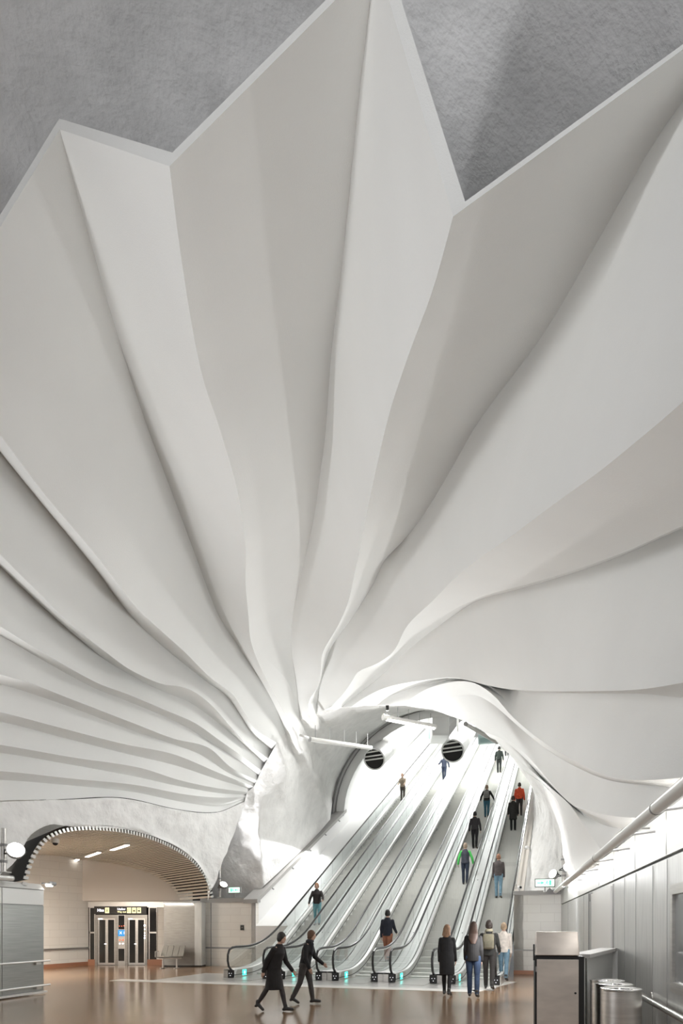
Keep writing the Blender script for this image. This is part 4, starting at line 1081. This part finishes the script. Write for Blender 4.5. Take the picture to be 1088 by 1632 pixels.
def person(label, loc, heading, h=1.70, stride=0.0, lean=0.0, arms=(0.0, 0.0), elbow=(.15, .15), spread=.10, top=(.02, .02, .02), hem=.86, coat_flare=0.0,
           legs='trousers', leg_col=(.03, .04, .08), hair=(.06, .035, .02), hair_len=0, sleeves=True, skirt=None, scarf=None, sleeve_col=None, vox=.010, head_turn=0.0, hood=None, group=None, female=False):
    t = empty('person', label, 'person', loc, heading - math.pi / 2, group)
    k = h / 1.72; rot = Matrix.Rotation(-lean, 3, 'X'); hip0 = Vector((0, 0, .92))
    def up(v): return (hip0 + rot @ (Vector(v) - hip0)) * k
    def dn(v): return Vector(v) * k
    # leg joints
    J = {}; low = 9
    for sd, sg in ((-1, 1), (1, -1)):
        a_ = stride * sg; kn = .06 + max(0, -a_) * .9
        hp = Vector((sd * .088, 0, .90)); kp = hp + Vector((0, math.sin(a_) * .42, -math.cos(a_) * .42))
        b_ = a_ - kn; ap = kp + Vector((0, math.sin(b_) * .41, -math.cos(b_) * .41))
        ft = b_ * .8 if sg * stride < 0 else b_ * .3
        toe = ap + Vector((sd * .025, math.cos(ft) * .16, -.045 + math.sin(ft) * .14)); heel = ap + Vector((0, -.045, -.045 - 0 * math.sin(ft)))
        J[sd] = (hp, kp, ap, toe, heel); low = min(low, toe.z - .035, heel.z - .035)
    dz = Vector((0, 0, -low)); hip0.z += -low
    for sd in J: J[sd] = tuple(p + dz for p in J[sd])
    Z = -low
    sw = .148 if female else .168
    A = {}
    for i, sd in enumerate((-1, 1)):
        sh = Vector((sd * sw, 0, 1.352 + Z)); a_ = arms[i]; sp = spread
        el = sh + Vector((sd * math.sin(sp) * .28, math.sin(a_) * .28, -math.cos(a_) * .28 * math.cos(sp)))
        b_ = a_ + elbow[i]
        wr = el + Vector((sd * math.sin(sp * .4) * .24, math.sin(b_) * .24, -math.cos(b_) * .24))
        A[sd] = (sh, el, wr, Vector((sd * .02, math.sin(b_), -math.cos(b_))).normalized())
    H = Vector((0, .025, 1.605 + Z)); rt = Matrix.Rotation(head_turn, 3, 'Z')
    def hd(v): return up(H + rt @ Vector(v))
    # ---- body: one continuous skin
    bm = nb()
    tor = [((0, 0, .86 + Z), .15, .10), ((0, -.005, .94 + Z), .16, .11), ((0, 0, 1.08 + Z), .125, .09), ((0, .005, 1.26 + Z), .15, .105), ((0, 0, 1.37 + Z), .16, .085), ((0, 0, 1.43 + Z), .09, .065), ((0, .005, 1.47 + Z), .055, .055), ((0, .015, 1.53 + Z), .052, .055)]
    loft(bm, [(up(c), rx * k, ry * k) for c, rx, ry in tor])
    ball(bm, hd((0, 0, .01)), k, (.074, .093, .112), 20); ball(bm, hd((0, .042, -.058)), k, (.05, .05, .052), 14)
    ball(bm, hd((0, .098, -.012)), k, (.013, .02, .022), 8); ball(bm, hd((-.075, -.005, -.01)), k, (.01, .02, .03), 8); ball(bm, hd((.075, -.005, -.01)), k, (.01, .02, .03), 8)
    for sd in (-1, 1):
        hp, kp, ap, toe, heel = J[sd]
        limb(bm, [dn(hp), dn(hp.lerp(kp, .5)), dn(kp), dn(kp.lerp(ap, .35)), dn(ap)], [.082 * k, .07 * k, .05 * k, .052 * k, .034 * k])
        limb(bm, [dn(heel), dn(ap + Vector((0, .03, -.035))), dn(toe)], [.032 * k, .036 * k, .028 * k])
        sh, el, wr, hdir = A[sd]
        limb(bm, [up(sh), up(el), up(wr)], [.047 * k, .038 * k, .026 * k])
        side = Vector((0, 1, 0)) if abs(hdir.y) < .8 else Vector((0, 0, 1)); side = (side - hdir * side.dot(hdir)).normalized(); nrm = hdir.cross(side)
        for f_ in (-1.2, -.4, .4, 1.2):
            root = wr + hdir * .03 + side * f_ * .013; kn_ = wr + hdir * (.088 - abs(f_) * .004) + side * f_ * .019; ln_ = .07 - abs(f_ - .4) * .011
            cur = nrm * (.012 * sd)
            limb(bm, [up(root), up(kn_), up(kn_ + hdir * ln_ * .55 - cur), up(kn_ + hdir * ln_ - cur * 2.6)], [.014 * k, .012 * k, .009 * k, .0075 * k])
        limb(bm, [up(wr + hdir * .02 + side * .018), up(wr + hdir * .055 + side * .045), up(wr + hdir * .09 + side * .048)], [.013 * k, .011 * k, .009 * k])
    fuse('body', bm, M['skin'], t, min(vox, .0085), 2)
    bm = nb()
    for x in (-.03, .03): ball(bm, hd((x, .083, .012)), k, (.012, .009, .007), 8)
    link('eyes', bm, M['eye'], t, smooth=True)
    bm = nb(); ball(bm, hd((0, .092, -.062)), k, (.024, .006, .007), 8); link('mouth', bm, M['lip'], t, smooth=True)
    # ---- legwear
    if legs == 'trousers':
        bm = nb(); loft(bm, [(dn((0, 0, .84 + Z)), .15 * k, .105 * k), (up((0, -.005, .93 + Z)), .172 * k, .122 * k), (up((0, 0, 1.04 + Z)), .15 * k, .108 * k)])
        for sd in (-1, 1):
            hp, kp, ap, toe, heel = J[sd]
            limb(bm, [dn(hp), dn(hp.lerp(kp, .5)), dn(kp), dn(kp.lerp(ap, .5)), dn(ap + Vector((0, 0, -.005)))], [.096 * k, .084 * k, .064 * k, .062 * k, .05 * k])
        fuse('trousers', bm, cloth(leg_col), t, vox)
    elif legs == 'tights':
        bm = nb()
        for sd in (-1, 1):
            hp, kp, ap, toe, heel = J[sd]
            limb(bm, [dn(hp), dn(hp.lerp(kp, .5)), dn(kp), dn(kp.lerp(ap, .35)), dn(ap)], [.086 * k, .074 * k, .054 * k, .056 * k, .037 * k])
        fuse('tights', bm, cloth(leg_col), t, vox)
    if skirt:
        bm = nb(); zb = skirt[1] + Z
        loft(bm, [(dn((0, 0, zb)), .20 * k, .17 * k), (dn((0, 0, (zb + .9 + Z) / 2)), .19 * k, .15 * k), (up((0, 0, .93 + Z)), .175 * k, .125 * k), (up((0, 0, 1.06 + Z)), .14 * k, .10 * k)])
        fuse('skirt', bm, cloth(skirt[0]), t, vox)
    for sd in (-1, 1):
        bm = nb(); hp, kp, ap, toe, heel = J[sd]
        limb(bm, [dn(heel), dn(ap + Vector((0, .03, -.025))), dn(toe + Vector((0, .01, 0)))], [.036 * k, .044 * k, .034 * k]); limb(bm, [dn(ap + Vector((0, 0, .05))), dn(ap)], [.043 * k, .045 * k])
        fuse('shoe', bm, M['sole'], t, vox)
    # ---- jacket or coat
    bm = nb(); zb = hem + Z
    rings = []
    if hem < .82: rings.append((dn((0, 0, zb)), (.19 + coat_flare) * k, (.155 + coat_flare) * k))
    else: rings.append((up((0, 0, zb)), .178 * k, .13 * k))
    if hem < .82: rings.append((up((0, -.005, .90 + Z)), .185 * k, .135 * k))
    rings += [(up(c), rx * k, ry * k) for c, rx, ry in (((0, 0, 1.08 + Z), .162, .125), ((0, .005, 1.26 + Z), .180, .138), ((0, 0, 1.33 + Z), .172, .118), ((0, 0, 1.385 + Z), .135, .098), ((0, 0, 1.435 + Z), .09, .08), ((0, 0, 1.47 + Z), .068, .068))]
    loft(bm, rings)
    for sd in (-1, 1):
        sh, el, wr, hdir = A[sd]
        e_ = wr if sleeves else el.lerp(sh, .4)
        if sleeve_col: continue
        if sleeves: limb(bm, [up(sh), up(el), up(wr)], [.060 * k, .055 * k, .044 * k])
        else: limb(bm, [up(sh), up(e_)], [.062 * k, .056 * k])
    fuse('coat' if hem < .82 else 'jacket', bm, cloth(top), t, vox)
    if sleeve_col:
        for sd in (-1, 1):
            sh, el, wr, hdir = A[sd]; bm = nb()
            limb(bm, [up(sh), up(el), up(wr)], [.062 * k, .056 * k, .045 * k]); fuse('sleeve', bm, cloth(sleeve_col), t, vox)
    if scarf:
        bm = nb(); ball(bm, up((0, .01, 1.465 + Z)), k, (.105, .10, .055)); limb(bm, [up((.05, .10, 1.42 + Z)), up((.06, .135, 1.2 + Z))], [.04 * k, .035 * k]); fuse('scarf', bm, cloth(scarf), t, vox)
    # ---- hair
    bm = nb(); ball(bm, hd((0, -.012, .022)), k, (.086, .10, .112), 20)
    for x in (-1, 1): ball(bm, hd((x * .06, -.02, -.02)), k, (.032, .06, .07))
    if hair_len:
        zb = -.03 - hair_len
        loft(bm, [(hd((0, -.155, zb)), .05 * k, .03 * k), (hd((0, -.15, zb * .7)), .10 * k, .045 * k), (hd((0, -.125, -.15)), .11 * k, .055 * k), (hd((0, -.07, -.06)), .098 * k, .07 * k), (hd((0, -.03, .04)), .088 * k, .08 * k)])
    else: ball(bm, hd((0, -.045, -.055)), k, (.065, .05, .05))
    hb = fuse('hair', bm, mat('hair', hair, .6, noise_scale=30, var=.25, stretch=(1, 1, .1)), t, vox)
    # keep the face clear of hair
    return t

def on_floor(px, py):
    Y = EYE * F / (py - Y0); return Vector(((px - X0) / F * Y, Y, 0.008))
def on_step(k, py, dw=0.0):
    """a point on the steps of escalator k (1..5) seen at image height py"""
    w = -5.31 + PITCH * (k - .5) + dw; v = (Y0 - py) / F
    s = (EYE + SLOPE * S0 + v * (BO.y + CE.y * w)) / (SLOPE - v * DE.y)
    s = 1.2 + .4 * round((s - 1.2 - .2) / .4) + .2       # stand in the middle of a tread
    z1 = max(zt(round((s - 1.4) / .4) * .4 + 1.2 + .2), .012)
    return E(s - .05, w, z1 + .002)
AWAY = math.atan2(DE.y, DE.x); TO = AWAY + math.pi
BLACK = (.012, .012, .013); NAVY = (.02, .028, .06); JEANS = (.045, .09, .16); DGREY = (.045, .045, .05)

# people on the floor in front of the escalators
person('person in black knee-length coat and grey tights, walking across the floor at centre left', on_floor(437, 1612), math.radians(-25), 1.56, stride=.30, lean=.24, arms=(.45, -.35), elbow=(.5, .25), top=(.014, .012, .012), hem=.48, coat_flare=.02, legs='tights', leg_col=(.05, .045, .045), hair=(.02, .016, .014), vox=.009)
person('slim person in black jacket and dark scarf, right of the walker in the coat', on_floor(486, 1600), math.radians(-15), 1.56, stride=.22, lean=.2, arms=(.5, .2), elbow=(.6, .4), top=BLACK, hem=.84, legs='trousers', leg_col=(.06, .055, .052), hair=(.10, .05, .025), scarf=(.02, .02, .025), vox=.009)
person('person in long black coat with light brown hair, walking to the fourth escalator', on_floor(712, 1587), AWAY, 1.66, stride=.18, arms=(-.1, .15), elbow=(.25, .2), top=BLACK, hem=.50, coat_flare=.0, legs='tights', leg_col=BLACK, hair=(.22, .125, .07), hair_len=.16, vox=.0085, female=True)
person('person with very long dark brown hair, black jacket and blue jeans', on_floor(754, 1590), AWAY + .1, 1.72, stride=.15, arms=(.1, -.1), elbow=(.35, .3), top=(.011, .010, .010), hem=.82, legs='trousers', leg_col=(.025, .045, .09), hair=(.045, .024, .016), hair_len=.36, vox=.0085, female=True)
person('tall person in black jacket with olive scarf, right of the long haired one', on_floor(779, 1577), AWAY + .05, 1.78, stride=.20, arms=(-.1, .3), elbow=(.2, .6), spread=.2, top=(.02, .02, .018), hem=.84, legs='trousers', leg_col=(.025, .022, .02), hair=(.03, .02, .015), scarf=(.30, .27, .19), vox=.0085)
person('person in cream jacket and blue jeans stepping onto the rightmost escalator', on_floor(796, 1570) + DE * 1.2 + Vector((0, 0, .012)), AWAY, 1.72, stride=.2, top=(.72, .66, .60), hem=.84, leg_col=(.16, .26, .34), hair=(.45, .33, .22), vox=.009)

# people riding
person('person in dark top and teal trousers low on the first escalator, arm on the handrail', on_step(1, 1478, .15), TO + .25, 1.66, stride=.1, lean=.12, arms=(.7, .3), elbow=(.5, .3), spread=.35, top=(.03, .025, .025), leg_col=(.16, .36, .40), hair=(.30, .14, .07))
person('tiny person in beige and brown far up the first escalator', on_step(1, 1277, -.1), TO, 1.68, lean=.12, arms=(.5, .5), elbow=(.7, .7), top=(.28, .23, .17), leg_col=(.07, .06, .05), hair=(.25, .13, .06), vox=.013)
person('person in navy top and trousers high up on the second escalator', on_step(2, 1243, .05), TO, 1.74, stride=.2, arms=(-.2, .3), elbow=(.3, .9), spread=.45, top=(.035, .045, .075), leg_col=(.02, .03, .06), hair=(.40, .33, .26), vox=.013)
person('person in black jacket and rust trousers at the foot of the middle escalator', on_step(3, 1532, .2), AWAY, 1.78, stride=.2, arms=(-.2, .5), elbow=(.4, .5), top=(.015, .017, .028), leg_col=(.32, .13, .075), hair=(.02, .018, .016))
person('person in dark grey jacket with bright green sleeves riding the fourth escalator', on_step(4, 1412, .22), AWAY, 1.72, stride=.1, spread=.4, arms=(.1, .2), sleeve_col=(.10, .62, .14), top=(.05, .055, .075), leg_col=(.025, .035, .06), hair=(.35, .27, .20), vox=.011)
person('person in charcoal jacket and black trousers, next above the green sleeves', on_step(4, 1352, .12), AWAY, 1.76, stride=.12, top=(.035, .032, .036), leg_col=(.012, .012, .013), hair=(.02, .018, .016), spread=.25, vox=.011)
person('person in black jacket with teal jeans, mid way up the fourth escalator', on_step(4, 1303, .2), AWAY, 1.74, stride=.12, spread=.5, arms=(.15, .15), elbow=(.9, .9), top=(.018, .02, .018), leg_col=(.035, .12, .17), hair=(.30, .20, .13), vox=.012)
person('person all in dark green and black near the top of the fourth escalator', on_step(4, 1234, .05), AWAY, 1.76, stride=.1, spread=.25, top=(.025, .035, .03), leg_col=(.015, .018, .016), hair=(.02, .018, .016), vox=.013)
person('tiny dark person at the very top of the fourth escalator', on_step(4, 1206, .2), AWAY, 1.72, top=(.06, .06, .06), leg_col=DGREY, hair=(.04, .03, .02), vox=.014)
person('person in orange red jacket high on the rightmost escalator', on_step(5, 1300, .15), AWAY, 1.76, spread=.2, top=(.75, .10, .04), leg_col=(.06, .05, .05), hair=(.05, .03, .02), vox=.012)
person('person in long dark coat just below the orange red jacket', on_step(5, 1326, -.02), AWAY, 1.74, spread=.2, top=(.03, .028, .027), hem=.55, leg_col=BLACK, hair=(.06, .04, .03), vox=.012)
person('person in brown top and pale blue jeans low on the rightmost escalator', on_step(5, 1430, -.05), AWAY, 1.72, stride=.1, top=(.10, .085, .085), leg_col=(.22, .36, .46), hair=(.35, .18, .11), vox=.011)
# things they carry
def backpack(label, pos, heading, h, col):
    t = empty('backpack', label, 'backpack', pos, heading - math.pi / 2)
    bm = nb(); box(bm, -.14, .14, -.30, -.145, 1.02 * h, 1.40 * h, .045); link('bag', bm, cloth(col), t, smooth=True)
    bm = nb(); box(bm, -.10, .10, -.335, -.30, 1.05 * h, 1.22 * h, .015); link('front_pocket', bm, cloth(tuple(c * .7 for c in col)), t, smooth=True)
    for x in (-.09, .09):
        bm = nb(); tube(bm, [(x, -.15, 1.38 * h), (x * 1.05, -.02, 1.47 * h), (x * 1.05, .12, 1.38 * h), (x * 1.2, .15, 1.2 * h), (x * 1.4, -.12, 1.06 * h)], .016, 6); link('strap', bm, cloth(tuple(c * .7 for c in col)), t, smooth=True)
backpack('grey backpack on the back of the person in teal jeans', on_step(4, 1303, .2), AWAY, 1.0, (.25, .25, .24))
backpack('olive backpack on the tall person with the olive scarf', on_floor(779, 1577), AWAY + .05, 1.03, (.16, .145, .10))
